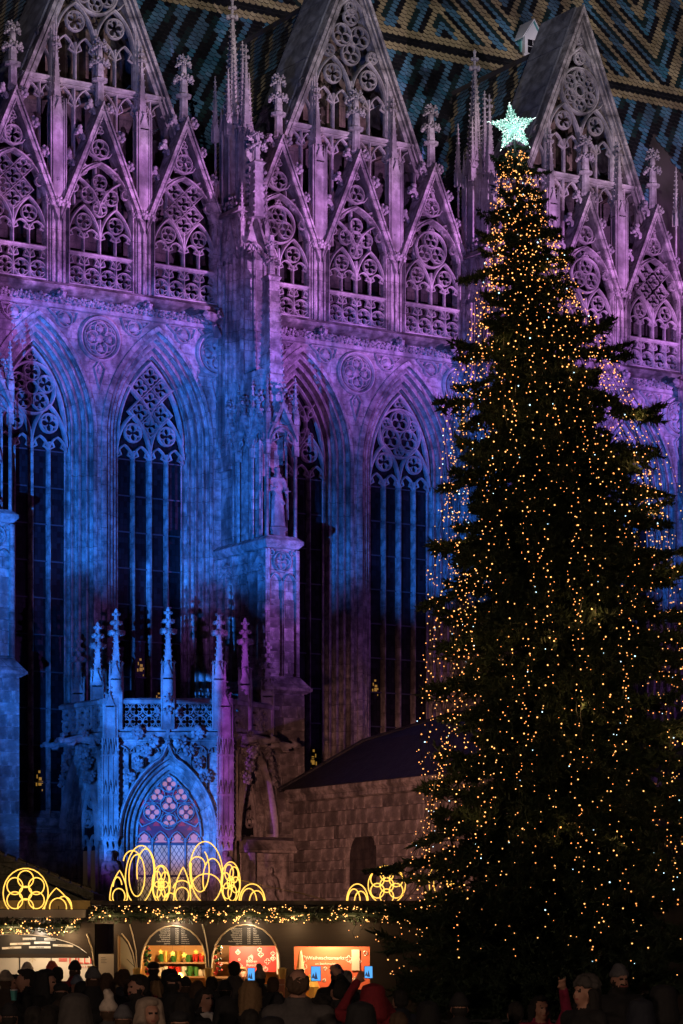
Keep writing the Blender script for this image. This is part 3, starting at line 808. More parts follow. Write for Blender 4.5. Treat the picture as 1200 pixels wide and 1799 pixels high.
def main_colour(s, t):
    if abs(t-16.18) < .27 or abs(t-16.95) < .25: return 1
    if 16.4 < t < 16.75: return 0
    if t < 16:
        u = (s-.53*(t-16)-25.45) % 1.02
        a = min(u, 1.02-u)
        return 2 if a < .24 else (3 if a > .42 else 0)
    u = abs(((s-26.7+4.1) % 8.2)-4.1)
    q = (t-17)+1.92*u
    if t > 21.3: q = (21.3-17)*2-(t-17)+1.92*u if u < 1.2 else q
    e = (q-2.2) % 2.6; e = min(e, 2.6-e)
    if e < .46: return 1 if q > .7 else 0
    if q < 1.0: return 1 if q < .35 and u < .5 else 0
    return 2 if e > .93 else (3 if (q-2.2) % 2.6 > 1.3 else 0)
mb = MB(); ex = Vector((1,0,0)); ey = Vector((0,1,RSL)).normalized(); en = Vector((0,-RSL,1)).normalized()
singles = []
ROOF = MB()
z1 = main_t(26)
ROOF.add([(-14,*main_t(0)),(48,*main_t(0)),(48,*z1),(-14,*z1)], [(0,1,2,3)])
ROOF.add([(-14,*z1),(48,*z1),(48,z1[0]+14,RZ0),(-14,z1[0]+14,RZ0)], [(0,1,2,3)])
ROOF = ROOF.build('roof', 'tile_warm', CATH)
row = 0; t = 4.0
while t < 23.5:
    y, z = main_t(t); n = 0
    s = -3.0+(.5*TW if row % 2 else 0)
    while s < 45:
        c = main_colour(s+.15*0, t)
        if not hidden_by_cross(s, z, y):
            w = W(s, y, z); px = 600+FPX*w.x/w.y; py = 1690-FPX*(w.z-CAM_Z)/w.y
            o = Vector((s, y, z))+en*.02
            if -20 < px < 1260 and -60 < py < 420:
                if len(singles) < 300 and 655 < px < 905 and -4 < py < 128 and c: singles.append((o, c))
                else: tile_shape(mb, o, ex, ey, en, c)
        s += TW
    t += TH; row += 1
mb.build('tile_field', TM, ROOF, kind='stuff')
TS = {}
for c in (1,2,3):
    q = MB(); tile_shape(q, Vector((0,0,0)), ex, ey, en, 0, 1); TS[c] = q.mesh('tile', [TM[c], 'tile_edge'])
for o, c in singles: inst('tile', TS[c], ROOF, o)
# cross roofs
def cross_colour(y, l):
    if l > 13: return 0
    u = ((y*1.0+l*.36) % 1.5)
    if u < .26: return 1
    u2 = ((y*1.0+l*.62) % 2.6)
    if u2 < .24 : return 1
    if (l < 2.6 or 7.5 < l < 9) and u > .8: return 2
    return 0
cmb = MB(); ln = hypot(1, GSL)
for sg in (-1, 1):
    ey2 = Vector((-sg/ln, 0, GSL/ln)); ex2 = Vector((0, -sg*1.0, 0)); en2 = Vector((sg*GSL/ln, 0, 1/ln))
    l = .25; row = 0
    while l < 10.5:
        a = sg*l/ln; z = RIDGE-GSL*abs(a); yend = RY0+(z-RZ0)/RSL
        y = 2.95+(.15 if row % 2 else 0)
        while y < yend+.2 and sg < 0:
            tile_shape(cmb, Vector((a, y, z-.05)), ex2, ey2, en2, cross_colour(y, l)); y += TW
        l += TH; row += 1
    Lr = 5.2
    cmb.add([(0,2.9,RIDGE-.12),(sg*Lr,2.9,RIDGE-.12-GSL*Lr),(sg*Lr,RY0+1,RIDGE-.12-GSL*Lr),(0,9.6,RIDGE-.12)], [(0,1,2,3)], 0)
cmb.tube([(0,2.9,RIDGE),(0,9.7,RIDGE)], .14, 6, mi=5)
CR = cmb.mesh('cross_roof', TM+['tile_warm'])
for s in BAYS: inst('cross_roof', CR, CATH, (s,0,0), (0,0,0), (1,1,1))['kind'] = 'stuff'
# valley brackets seen at the foot of the bands
mb = MB(); mb.tube([(0,0,0),(.3,-.2,-.8),(.9,-.5,-1.3),(1.5,-.9,-1.2)], [.12,.14,.13,.1], 6); BR = mb.mesh('valley_gutter', 'brown')
for s in BUTT[1:]: inst('valley_gutter', BR, CATH, (s+.9, 9.3, 38.8))
# dormer
dl = W(31.2, 10.9, 42.55)
D = bpy.data.objects.new('dormer', None); COL.objects.link(D); D.parent = CATH; D.location = (31.25, 10.75, 42.55)
D.scale = (.8,.8,.8); D['label'] = 'small white wooden roof dormer with four panes and green flashing'
mb = MB(); mb.box(-.55,.55,0,1.6,0,1.15); mb.prism([(-.55,1.15),(.55,1.15),(0,1.95)], 0, 1.9); mb.build('dormer_wall', 'white', D)
mb = MB(); rake(mb, 2.10, .98, .78, .10, -.15, 2.0); mb.box(-.66,.66,-.08,.02,-.08,.05); mb.build('dormer_roof', 'white', D)
mb = MB(); rake(mb, 2.0, .90, .78, .05, -.12, 2.0); mb.box(-.62,-.56,.3,1.2,-.1,1.0); mb.box(.56,.62,.3,1.2,-.1,1.0); mb.build('flashing', 'verdigris', D)
for a in (-.185,.185):
    for z in (.15,.55): mb = MB(); mb.box(a-.165,a+.165,-.012,.0,z,z+.37); mb.build('pane', mat('black_glass',(.01,.01,.012),.15) if 'bglass' not in M else M['bglass'], D)

# ================================================================== buttresses
def gablet(mb, x, y, z0, w, h, ax, out, dep=.35):
    """open gablet: ax unit vector along the face, out outward"""
    def T(a, z, d): return (x+ax[0]*a+out[0]*d, y+ax[1]*a+out[1]*d, z)
    for sg in (-1, 1):
        for th, d0, d1 in ((.12,.0,.16),):
            pl = [(0,z0+h),(sg*w/2,z0),(sg*w/2,z0-th*1.6),(0,z0+h-th*2.6)]
            v = [T(a,z,d1) for a,z in pl]+[T(a,z,d0-dep) for a,z in pl]
            mb.add(v, [(0,1,2,3),(7,6,5,4),(0,4,5,1),(1,5,6,2),(2,6,7,3),(3,7,4,0)])
        for i in range(3):
            t = .2+.27*i; p = T(sg*w/2*t, z0+h*(1-t)+.05, .08); mb.ico(p, w*.075, 0, .3)
    n = 8; pts = parch(0, w*.40, z0-.35, w*.52, 5)
    for i in range(len(pts)-1):
        mb.tube([T(*pts[i],.06), T(*pts[i+1],.06)], .045, 5)
    for sg in (-1, 1): mb.tube([T(sg*w*.4,z0-.3,.05), T(sg*w*.13,z0-.12,.05), T(sg*w*.18,z0+.1,.05)], .03, 4)
    c = T(0, z0+h, .05); mb.lathe([(.05,c[2]-.1),(.06,c[2]+.15),(.13,c[2]+.2),(.05,c[2]+.25),(.04,c[2]+.5)], 6, c[0], c[1])
    for zz, r in ((.33,.16),(.55,.11)):
        for i in range(5): mb.ico((c[0]+r*cos(1.257*i), c[1]+r*sin(1.257*i), c[2]+zz), r*.5, 0, .3)
BT = []
def stones(parent, face, u0, u1, z0, z1, at, rnd, course=.42, wmin=.45, wmax=.95, proud=.02, name='stone', m='block'):
    """ashlar blocks as single objects; at(u, z) gives the block centre; face = rotation about z"""
    z = z0; n = 0
    while z < z1-.05:
        h = min(course*rnd.uniform(.9,1.12), z1-z)
        if z1-z-h < .15: h = z1-z
        u = u0
        while u < u1-.02:
            w = rnd.uniform(wmin, wmax)
            if u1-u-w < .25: w = u1-u
            x, y, zz = at(u+w/2, z+h/2)
            inst(name, BLOCK[rnd.randrange(3)], parent, (x,y,zz), (0,0,face), (w-.014, .12+rnd.uniform(0,.012), h-.014)); n += 1
            u += w
        z += h
    return n
BLOCK = []
for _ in range(3):                                  # unit block, bevelled, 0.12 deep scaled
    b = MB(); e = .012
    v = []
    for y, k in ((.5,.5),(-.44,.5),(-.5,.5-e)):
        for x, z in ((-1,-1),(1,-1),(1,1),(-1,1)): v.append((x*k+R.uniform(-.004,.004), y, z*k+R.uniform(-.004,.004)))
    b.add(v, [(8,9,10,11)]+[(4+i,4+(i+1)%4,8+(i+1)%4,8+i) for i in range(4)]+[(i,(i+1)%4,4+(i+1)%4,4+i) for i in range(4)]); BLOCK.append(b.mesh('stone', 'block'))

mb = MB()
mb.box(-.79,.79,-4.02,0,0,11.45); mb.prismx([(-4.35,0),(-4.35,2.6),(-4.1,2.9),(-4.0,2.9),(-4.0,0)], -.98, .98)
mb.box(-.98,.98,-4.0,0,0,2.6)
for z, e in ((11.45,.22),): # ledge with weathering
    mb.frustum(0,-2.0,z,z+.10,1.58+.1,4.2,1.58+e*2,4.5); mb.frustum(0,-2.0,z+.10,z+.2,1.58+e*2,4.5,1.58+e*2,4.5); mb.frustum(0,-1.95,z+.2,z+.62,1.58+e*2,4.5,1.36,3.9)
mb.box(-.57,.57,-3.70,0,11.9,16.75)
# blind tracery on pedestal front and sides
def panel_bars(tr, w, z0, z1, rose=True):
    q = MB()
    q.bar([(-w/2,z0),(-w/2,z1)], .10, .17, 0); q.bar([(w/2,z0),(w/2,z1)], .10, .17, 0)
    if rose:
        q.bar(circle(0,z1-w*.36,w*.30,20), .07, .17, 0, True); q.bar(foil(0,z1-w*.36,w*.25,4), .06, .14, .03, True)
        for sg in (-1,1):
            q.bar(circle(sg*w*.37,z1-w*.10,w*.085,8), .04, .14, .03, True)
            q.bar(parch(sg*w*.25,w*.22,z1-w*1.05,w*.32,6), .06, .17, 0)
            q.bar([(sg*w*.03,z0),(sg*w*.03,z1-w*1.05)], .05, .17, 0); q.bar([(sg*w*.47,z0),(sg*w*.47,z1-w*1.05)], .05, .17, 0)
    else:
        q.bar(parch(0,w*.42,z1-w*.95,w*.75,6), .06, .17, 0); q.bar([(0,z0),(0,z1-w*.7)], .05, .17, 0)
        for sg in (-1,1): q.bar(parch(sg*w*.21,w*.2,z1-w*1.3,w*.35,5), .05, .14, .03)
        q.bar(foil(0,z1-w*.62,w*.16,4), .05, .14, .03, True)
    k = len(mb.v); mb.v += [tr(*p) for p in q.v]; mb.f += [tuple(i+k for i in fa) for fa in q.f]; mb.m += q.m
panel_bars(lambda a,y,z: (a,-3.86+y,z), 1.20, 12.1, 16.7)
for i in range(3):
    cy = -3.25+1.22*i
    panel_bars(lambda a,y,z: (-.72+y,cy-a,z), 1.1, 12.1, 16.7, False); panel_bars(lambda a,y,z: (.72-y,cy+a,z), 1.1, 12.1, 16.7, False)
for z0, z1, w0, w1 in ((16.75,16.9,1.34,1.62),(16.9,17.02,1.62,1.62),(17.02,17.2,1.62,1.2)):
    mb.frustum(0,-1.92,z0,z1,w0,3.84+(w0-1.34),w1,3.84+(w1-1.34))
# tabernacle stage
mb.box(-.42,.42,-2.95,0,17.1,23.4); mb.box(-.50,.50,-3.0,-2.7,17.1,22.0)
for y in (-3.72,-2.68,-1.64):
    for sg in (-1,1):
        mb.tube([(sg*.60,y,17.1),(sg*.60,y,20.2)], .065, 6); mb.box(sg*.60-.10,sg*.60+.10,y-.1,y+.1,20.15,20.5)
        mb.box(sg*.60-.09,sg*.60+.09,y-.09,y+.09,20.5,21.5); pinnacle(mb, sg*.60, y, 20.9, .19, .75, 1.15, True, False, .16)
for y in (-3.2,-2.16,-1.12):
    for sg in (-1,1): gablet(mb, sg*.60, y, 20.85, 1.02, 1.05, (0,-sg), (sg,0)); mb.tube([(sg*.52,y,17.1),(sg*.52,y,20.6)], .04, 5)
gablet(mb, 0, -3.75, 20.85, 1.22, 1.30, (1,0), (0,-1))
mb.box(-.55,.55,-3.7,-1.0,21.0,21.25)
# crocketed spur above the tabernacle
mb.frustum(0,-3.0,21.2,26.6,.62,.95,.40,.44)
for i in range(22):
    t = i/22; z = 21.6+4.9*t; w = .31-.11*t
    for sg in (-1,1): mb.ico((sg*w,-3.0-.475+.25*t,z), .055, 0, .3); mb.ico((sg*w,-3.0+.475-.25*t,z), .055, 0, .3)
mb.frustum(0,-3.0,26.6,26.75,.40,.44,.58,.58); mb.frustum(0,-3.0,26.75,26.85,.58,.58,.36,.36); mb.lathe([(.15,26.8),(.13,27.6),(.11,28.3)], 8, 0, -3.0)
for zz, r in ((27.35,.30),(27.95,.22)):
    for i in range(7): q = 2*pi*i/7; mb.leaf((r*.7*cos(q), -3.0+r*.7*sin(q), zz), r*.5, (cos(q),sin(q),.2), 0, 4)
# upper shaft with clustered columns
mb.box(-.47,.47,-1.68,0,21.0,28.0)
for a, y in ((-.47,-1.7),(.02,-1.74),(.47,-1.7),(-.50,-1.15),(-.50,-.6)): mb.tube([(a,y,21.2),(a,y,28.0)], .075, 6)
for i in range(4): mb.tube([(-.62-.05*(i%2),-.10-.25*i,20.5),(-.62-.05*(i%2),-.10-.25*i,27.6)], .06, 6)
mb.box(-.62,.62,-1.0,0,20.0,27.6)
gablet(mb, 0, -1.72, 28.15, 1.0, 1.55, (1,0), (0,-1)); gablet(mb, -.50, -1.1, 28.1, .9, 1.4, (0,1), (-1,0)); gablet(mb, .50, -1.1, 28.1, .9, 1.4, (0,-1), (1,0))
for sg in (-1,1): pinnacle(mb, sg*.52, -1.74, 28.1, .17, .9, 1.5, False, False, .18); pinnacle(mb, sg*.56, -.55, 27.8, .17, .9, 1.3, False, False, .18)
mb.frustum(0,-.75,29.4,29.6,1.5,2.2,1.3,2.0)
BODY = mb.mesh('buttress', 'stone')
# crowning pinnacles
mb = MB()
mb.box(-.55,.55,-1.5,.6,28.0,29.6); mb.box(-.60,.60,-1.6,.7,29.45,29.6)
mb.box(-.30,.30,-.45,.35,29.5,33.0)
for a, y in ((-.42,-.62),(.42,-.62),(-.42,.42),(.42,.42),(-.1,-.62),(-.42,-.1)): mb.tube([(a,y,29.6),(a,y,32.8)], .045, 6)
pinnacle(mb, 0, -.12, 32.4, .62, .45, 4.3, True, True, .20)
for a, y in ((-.45,-.6),(.45,-.6),(-.45,.4),(.45,.4)): pinnacle(mb, a, y, 32.5, .20, .5, 2.0, False, False, .16)
for a, y, h in ((-.22,-.48,3.0),(.24,-.46,2.6)): pinnacle(mb, a, y, 33.0, .26, .3, h, True, False, .15)
pinnacle(mb, .02, -1.1, 29.6, .40, 2.6, 3.2, True, True, .18)
TOWER = mb.mesh('pinnacle', 'carve')
mb = MB(); mb.frustum(0,0,0,1.9,.46,.46,.34,.34); 
for i in range(7):
    for sx in (-1,1):
        for sy in (-1,1): mb.ico((sx*.23,sy*.23,.15+.25*i), .075, 0, .3)
mb.frustum(0,0,1.9,2.0,.34,.34,.52,.52); mb.frustum(0,0,2.0,2.1,.52,.52,.3,.3); mb.lathe([(.12,2.1),(.11,3.1)],8)
for zz, r in ((2.6,.36),(3.05,.24)):
    for i in range(7): q = 2*pi*i/7; mb.leaf((r*.7*cos(q), r*.7*sin(q), zz), r*.48, (cos(q),sin(q),.2), 0, 4)
SPUR = mb.mesh('crocketed_spur', 'leafy')
mb = MB(); mb.tube([(0,.3,0),(0,-.4,.05),(0,-.9,.0),(0,-1.15,-.1)], [.22,.2,.17,.1], 7); mb.ico((0,-1.2,-.02), .17, 0, .25); mb.leaf((-.15,-.5,.1), .2, (-1,0,.4)); mb.leaf((.15,-.5,.1), .2, (1,0,.4)); mb.tube([(0,-.1,-.55),(0,-.5,-.2)], [.18,.1], 6)
GARG = mb.mesh('gargoyle', 'leafy')
rs = random.Random(3)
for k, s in enumerate(BUTT):
    if k == 0: s -= .36
    o = inst('buttress', BODY, CATH, (s,0,0)); BT.append(o)
    inst('pinnacle', TOWER, o); inst('crocketed_spur', SPUR, o, (0,-1.95,29.2))
    inst('gargoyle', GARG, o, (-.7,-.35,25.6), (0,0,-.9))
    if k < 3:
        stones(o, 0, -.79, .79, 2.9, 11.4, lambda u, z: (u, -4.0, z), rs)
        stones(o, -pi/2, 0, 4.0, 2.9, 11.4, lambda u, z: (-.77, -u, z), rs)
        stones(o, 0, -.55, .55, 12.2, 14.9, lambda u, z: (u, -3.68, z), rs, proud=.01)
# ================================================================== porch in front of the wall (its front faces the square squarely)
PX, PY = -6.12, 96.6
PORCH = thing('porch', 'carved late gothic porch with pierced parapet and crocketed pinnacles against the cathedral wall', 'porch', (PX, PY, OZ))
M['rosy'] = mat('rose_lit_glass', (.22,.10,.09), .5, emit=(1.0,.36,.32), es=.36)
M['ruby'] = mat('ruby_glass', (.16,.005,.01), .3, emit=(1.0,.03,.06), es=.16)
def f(t, b):
    oc = objcoord(t); sp = t.new('ShaderNodeSeparateXYZ'); t.ln(oc, sp.inputs[0])
    d1 = t.math('ADD', t.math('MULTIPLY', sp.outputs[0], 1.55), sp.outputs[2]); d2 = t.math('SUBTRACT', t.math('MULTIPLY', sp.outputs[0], 1.55), sp.outputs[2])
    g = []
    for d in (d1, d2):
        q = t.math('FRACT', t.math('DIVIDE', d, .27)); q = t.math('ABSOLUTE', t.math('SUBTRACT', q, .5)); g.append(t.math('GREATER_THAN', q, .425))
    lead = t.math('MAXIMUM', g[0], g[1])
    t.ln(t.mixc(lead, (.50,.36,.22), (.02,.02,.02)), b.inputs['Base Color'])
    n = t.noise(oc, 1.3, 2)
    t.ln(t.mixc(lead, (1.0,.62,.28), (.01,.008,.005)), b.inputs['Emission Color'])
    t.ln(t.math('ADD', t.math('MULTIPLY', n, .16), .10), b.inputs['Emission Strength'])
M['diamond'] = mat('lit_diamond_quarry_glass', rough=.35, build=f)
def arch_sheet(w, zs, h, zb, pr, name='arch_moulding', m='mould'):
    mb = MB(); cols = []
    for q, y in pr:
        cols.append([(-(w+q), zb)]+parch(0, w, zs, h, 12, q)+[((w+q), zb)])
    n = len(cols[0]); k = len(pr); vs, uv, L = [], [], [0]
    for i in range(1, n): L.append(L[-1]+hypot(cols[-1][i][0]-cols[-1][i-1][0], cols[-1][i][1]-cols[-1][i-1][1]))
    for i in range(n):
        for j, (q, y) in enumerate(pr): vs.append((cols[j][i][0], y, cols[j][i][1])); uv.append((L[i], j*.03))
    mb.add(vs, [(i*k+j, (i+1)*k+j, (i+1)*k+j+1, i*k+j+1) for i in range(n-1) for j in range(k-1)], 0, uv)
    return mb.mesh(name, m, True)
def mprof(w, dep, n=26, waves=3.2):
    p = [(0, dep+.12)]
    for i in range(n+1):
        t = i/n; a = .055*cos(2*pi*waves*t)+.024*cos(2*pi*waves*2.3*t); p.append((.01+w*t-a*.6, dep*(1-t)-a*.7))
    return p+[(w+.02,-.05),(w+.06,-.05),(w+.07,0.02)]
def porch_face(Wd, loc, rz, w, main):
    """one side of the porch: half width Wd, window half width w"""
    zs, h = (6.15, 2.25) if main else (6.0, 2.6)
    mw = .46 if main else .34
    mb = MB()
    hole = [(-(w+mw+.07), 0.3)]+parch(0, w, zs, h, 12, mw+.07)+[((w+mw+.07), 0.3)]
    v, fs = fillhole([(-Wd,0),(Wd,0),(Wd,9.72),(-Wd,9.72)], [hole]); mb.add(v, fs)
    mb.box(-Wd, Wd, .0, .6, 9.6, 9.72)
    mb.prismx([(-.02,9.55),(-.16,9.62),(-.26,9.72),(-.26,9.80),(-.05,9.86),(.4,9.86),(.4,9.55)], -Wd, Wd)
    o = mb.build('porch_wall', 'stone', PORCH, loc=loc, rz=rz)
    inst('arch_moulding', arch_sheet(w, zs, h, .3, mprof(mw, .55)), o)
    # ogee hood with leaf crockets
    mb = MB(); top = 9.50; pts = []
    q = mw+.10; base = parch(0, w, zs, h, 12, q); half = base[:len(base)//2+1]
    cut = half[:int(len(half)*.86)]
    a0, z0_ = cut[-1]
    for sg in (1, -1):
        pp = [(sg*a, z) for a, z in cut]+[(sg*a0*.62, z0_+(top-z0_)*.14), (sg*a0*.34, z0_+(top-z0_)*.36), (sg*a0*.16, z0_+(top-z0_)*.66), (sg*.05, top)]
        mb.bar(pp, .15, .34, -.28)
    mb.build('ogee_hood', 'carve', o)
    lv = MB()
    for i in range(4):
        for sg in (-1, 1):
            t = i/3.6; a = sg*(.30+1.0*t)*(w/1.17); z = 9.25-1.55*t**1.2
            lv.leaf((a+sg*.12,-.26,z+.16), .25, (sg*.7,-1,.5), 0, 6); lv.leaf((a+sg*.26,-.24,z+.32), .17, (sg,-.6,.8), 0, 5)
    lv.ico((0,-.1,9.55), .12, 0, .2)
    lv.build('leaf_carving', 'leafy', o, kind='stuff')
    # blind panels above the arch
    mb = MB()
    n = 7 if main else 4
    for i in range(n):
        a = -Wd+.12+(2*Wd-.24)*(i+.5)/n; hw = (2*Wd-.24)/n/2
        rr_ = (h*h+w*w)/(2*w); cc_ = rr_-w
        def lowz(b_): return 6.3 if abs(b_) > w+mw+.1 else min(9.1, zs+sqrt(max(0, (rr_+mw+.12)**2-(abs(b_)+cc_)**2))+.12)
        for b_ in (a-hw, a+hw):
            if abs(b_) > .45 and abs(b_) < Wd-.05 and lowz(b_) < 8.95: mb.bar([(b_,lowz(b_)),(b_,9.2)], .07, .2, -.16)
        mb.bar(parch(a,hw*.9,9.05,hw*1.0,5), .06, .2, -.16)
        for sg in (-1,1): mb.bar([(a+sg*hw*.8,9.1),(a+sg*hw*.3,9.12),(a+sg*hw*.45,9.3)], .045, .16, -.12)
    mb.build('blind_panel', 'carve', o)
    # tracery and glass
    mb = MB(); y, d = .34, .18
    mb.bar(parch(0,w-.03,zs,h-.06,12), .09, d, y)
    if main:
        for i in range(4): trefoil_head(mb, -w+w/4+i*w/2, w/4-.02, 5.92, .42, .055, .14, y+.02)
        mb.bar(arc(0,6.0,w*1.0,.12,pi-.12,16), .07, d, y) if False else None
        spots = [(0,8.02,.26,4),(-.42,7.62,.25,3),(.42,7.62,.25,3),(0,7.30,.27,3),(-.60,7.02,.27,4),(.60,7.02,.27,4),(0,6.68,.25,3)]
        for cx, cz, r, n in spots:
            mb.bar(circle(cx,cz,r+.03,16), .05, .15, y, True); mb.bar(foil(cx,cz,r,n,pi/2 if (cx,n)!=(0,3) else pi/2), .035, .12, y+.02, True)
        for sg in (-1,1):
            mb.bar([(sg*.02,6.5),(sg*.45,6.72),(sg*.95,6.5),(sg*1.12,6.75)], .06, .15, y)
            mb.bar([(sg*1.05,7.05),(sg*.82,7.45),(sg*.45,7.95)], .055, .15, y)
            mb.bar([(sg*.3,7.35),(sg*.9,7.35)], .05, .14, y); mb.bar([(sg*.2,7.0),(sg*.32,6.75)], .05, .14, y)
        for a in (-w/2,0,w/2): mb.bar([(a,1.0),(a,6.1)], .10, d, y)
    else:
        for i in range(3): trefoil_head(mb, -w+w/3+i*2*w/3, w/3-.02, 5.75, .5, .05, .14, y+.02)
        for cx, cz, r, n in ((0,7.55,.30,4),(-.34,6.85,.28,3),(.34,6.85,.28,3),(0,8.05,.17,3)): mb.bar(circle(cx,cz,r+.03,14), .05, .15, y, True); mb.bar(foil(cx,cz,r,n), .035, .12, y+.02, True)
        for a in (-w/3,w/3): mb.bar([(a,1.0),(a,5.9)], .09, d, y)
    mb.build('tracery', 'carve', o)
    pts = parch(0,w,zs,h,12)
    if main:
        for cx, cz, r, n in spots:                       # rosy panes in the foils
            rl = {3:.47,4:.42}[n]*r
            for k in range(n):
                ph = pi/2+2*pi*k/n; q = MB(); c = circle(cx+(r-rl)*cos(ph), cz+(r-rl)*sin(ph), rl*.80, 10); q.prism(c, y+.08, y+.10); q.build('pane', 'rosy', o)
        for i in range(4):
            a = -w+w/4+i*w/2; q = MB(); q.prism(parch(a,w/4-.09,5.95,.30,4), y+.09, y+.10); q.build('pane', 'rosy', o)
            for z0, z1 in ((1.0,3.15),(3.2,4.72),(4.78,5.86)): q = MB(); q.box(a-w/4+.05,a+w/4-.05,y+.10,y+.12,z0,z1); q.build('pane', 'diamond', o)
        q = MB(); q.prism([(-w,5.9)]+pts+[(w,5.9)], y+.13, y+.15); q.build('head_glazing', mat('purple_glass',(.03,.006,.03),.3,emit=(.5,.02,.12),es=.05), o)
        for a, z, s_ in ((-.86,7.30,.15),(.86,7.30,.15),(-.45,6.62,.13),(.45,6.62,.13),(-.98,6.72,.12),(.98,6.72,.12),(-.2,7.72,.09),(.2,7.72,.09),(-.72,6.45,.1),(.72,6.45,.1)):
            q = MB(); q.prism([(a-s_,z-s_*.7),(a+s_,z-s_*.7),(a+(-.3 if a < 0 else .3)*s_,z+s_)], y+.09, y+.11); q.build('ruby_pane', 'ruby', o)
        for z in (3.18,4.75,5.88): q = MB(); q.box(-w,w,y+.06,y+.10,z-.035,z+.035); q.build('glazing_bar', 'lead', o)
    else:
        q = MB(); q.prism([(-w,1)]+pts+[(w,1)], y+.13, y+.15)
        q.build('head_glazing', 'glass', o)
        for i in range(3):
            a = -w+w/3+i*2*w/3; q = MB(); q.box(a-w/3+.06,a+w/3-.06,y+.09,y+.11,1.0,5.7); q.build('pane', mat('dim_glass',(.10,.085,.06),.4,emit=(1,.6,.25),es=.012), o)
    return o
pierced = {}
def parapet(Wd, o, n):
    mb = MB(); y = -.10
    mb.prismx([(-.2,10.82),(-.22,10.95),(-.1,11.02),(.12,11.02),(.12,10.82)], -Wd, Wd); mb.prismx([(-.16,9.86),(-.16,9.98),(.08,9.98),(.08,9.86)], -Wd, Wd)
    st = 2*Wd/n; r = st/2*.97
    for i in range(n):
        for z in (10.19, 10.63):
            c = -Wd+st*(i+.5); mb.bar(circle(c,z,min(r,.225),14), .045, .13, y, True); mb.bar(foil(c,z,min(r,.225)-.01,4), .035, .11, y+.01, True)
        for z in (9.97,10.41,10.85): mb.oct((-Wd+st*i,y+.05,z), .06)
    mb.build('parapet', 'carve', o)
HW = 2.05
fo = porch_face(HW, (0,0,0), 0, 1.17, True); parapet(1.80, fo, 8)
lo = porch_face(1.35, (-HW-.30-.78, 1.28, 0), radians(-53), .78, False); parapet(1.35, lo, 5)
ro = porch_face(1.35, (HW+.30+.62, 1.38, 0), radians(58), .78, False); parapet(1.35, ro, 5)
mb = MB(); mb.prism([(0,0)],0,0) if False else None
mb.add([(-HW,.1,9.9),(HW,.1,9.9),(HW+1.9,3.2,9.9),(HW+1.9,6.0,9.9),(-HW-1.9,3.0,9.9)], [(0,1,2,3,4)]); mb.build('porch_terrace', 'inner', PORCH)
# corner piers with hanging tracery shafts
for sg in (-1, 1):
    mb = MB(); x = sg*(HW-.02)
    mb.box(x-.27,x+.27,-.30,.45,5.95,11.0); mb.box(x-.36,x+.36,-.38,.5,0,3.2); mb.box(x-.25,x+.25,-.05,.45,0,6)
    for a in (-.27,-.09,.09,.27): mb.tube([(x+a,-.32,6.0),(x+a,-.32,9.6)], .035, 5)
    for i in range(16):
        for a in (-.30,.30): mb.oct((x+a,-.33,6.1+i*.22), .05)
    for z, hh in ((7.6,.5),(9.0,.55),(6.1,.4)):
        for a in (-.18,0,.18): mb.bar([(x+a-.08,z),(x+a,z+hh),(x+a+.08,z)], .03, .05, -.38)
        mb.box(x-.30,x+.30,-.37,-.2,z-.05,z+.02)
    for a in (-.2,0,.2): mb.add([(x+a-.08,-.36,5.95),(x+a+.08,-.36,5.95),(x+a,-.30,5.65),(x+a,-.1,5.95)], [(0,2,1),(0,3,2),(1,2,3)])
    pinnacle(mb, x-.0, -.18, 9.6, .34, 1.1, .7, True, False, .15)
    mb.build('corner_pier', 'carve', PORCH)
def porch_pin(x, y, z0, top, w=.42, m='carve'):
    mb = MB(); hs = (top-z0)*.42; pinnacle(mb, 0, 0, 0, w, hs, (top-z0)-hs-.35, False, True, .2)
    for zz, r in ((top-z0-.78,.30),(top-z0-.42,.22),(top-z0-.12,.15)):
        for i in range(6): mb.ico((r*.7*cos(pi/3*i), r*.7*sin(pi/3*i), zz), r*.42, 0, .2)
    mb.lathe([(.10,top-z0-1.0),(.07,top-z0),(.03,top-z0+.08)], 6)
    mb.build('pinnacle', m, PORCH, loc=(x,y,z0))
for x, y, top in ((-1.84,-.06,14.1),(0,-.12,14.15),(1.80,-.06,14.1),(-2.58,.9,13.75),(-3.38,2.1,13.4),(2.68,.95,13.9),(3.45,2.3,13.2)):
    porch_pin(x, y, 9.9, top)
mb = MB(); mb.frustum(0,-.2,9.55,10.2,.05,.05,.22,.3); mb.box(-.12,.12,-.36,-.05,10.2,10.9); mb.leaf((-.3,-.3,10.5),.2,(-1,-.5,0)); mb.leaf((.3,-.3,10.5),.2,(1,-.5,0)); mb.leaf((0,-.4,10.55),.2,(0,-1,0)); mb.leaf((0,-.35,10.95),.22,(0,-1,.3))
mb.build('centre_finial', 'leafy', PORCH)
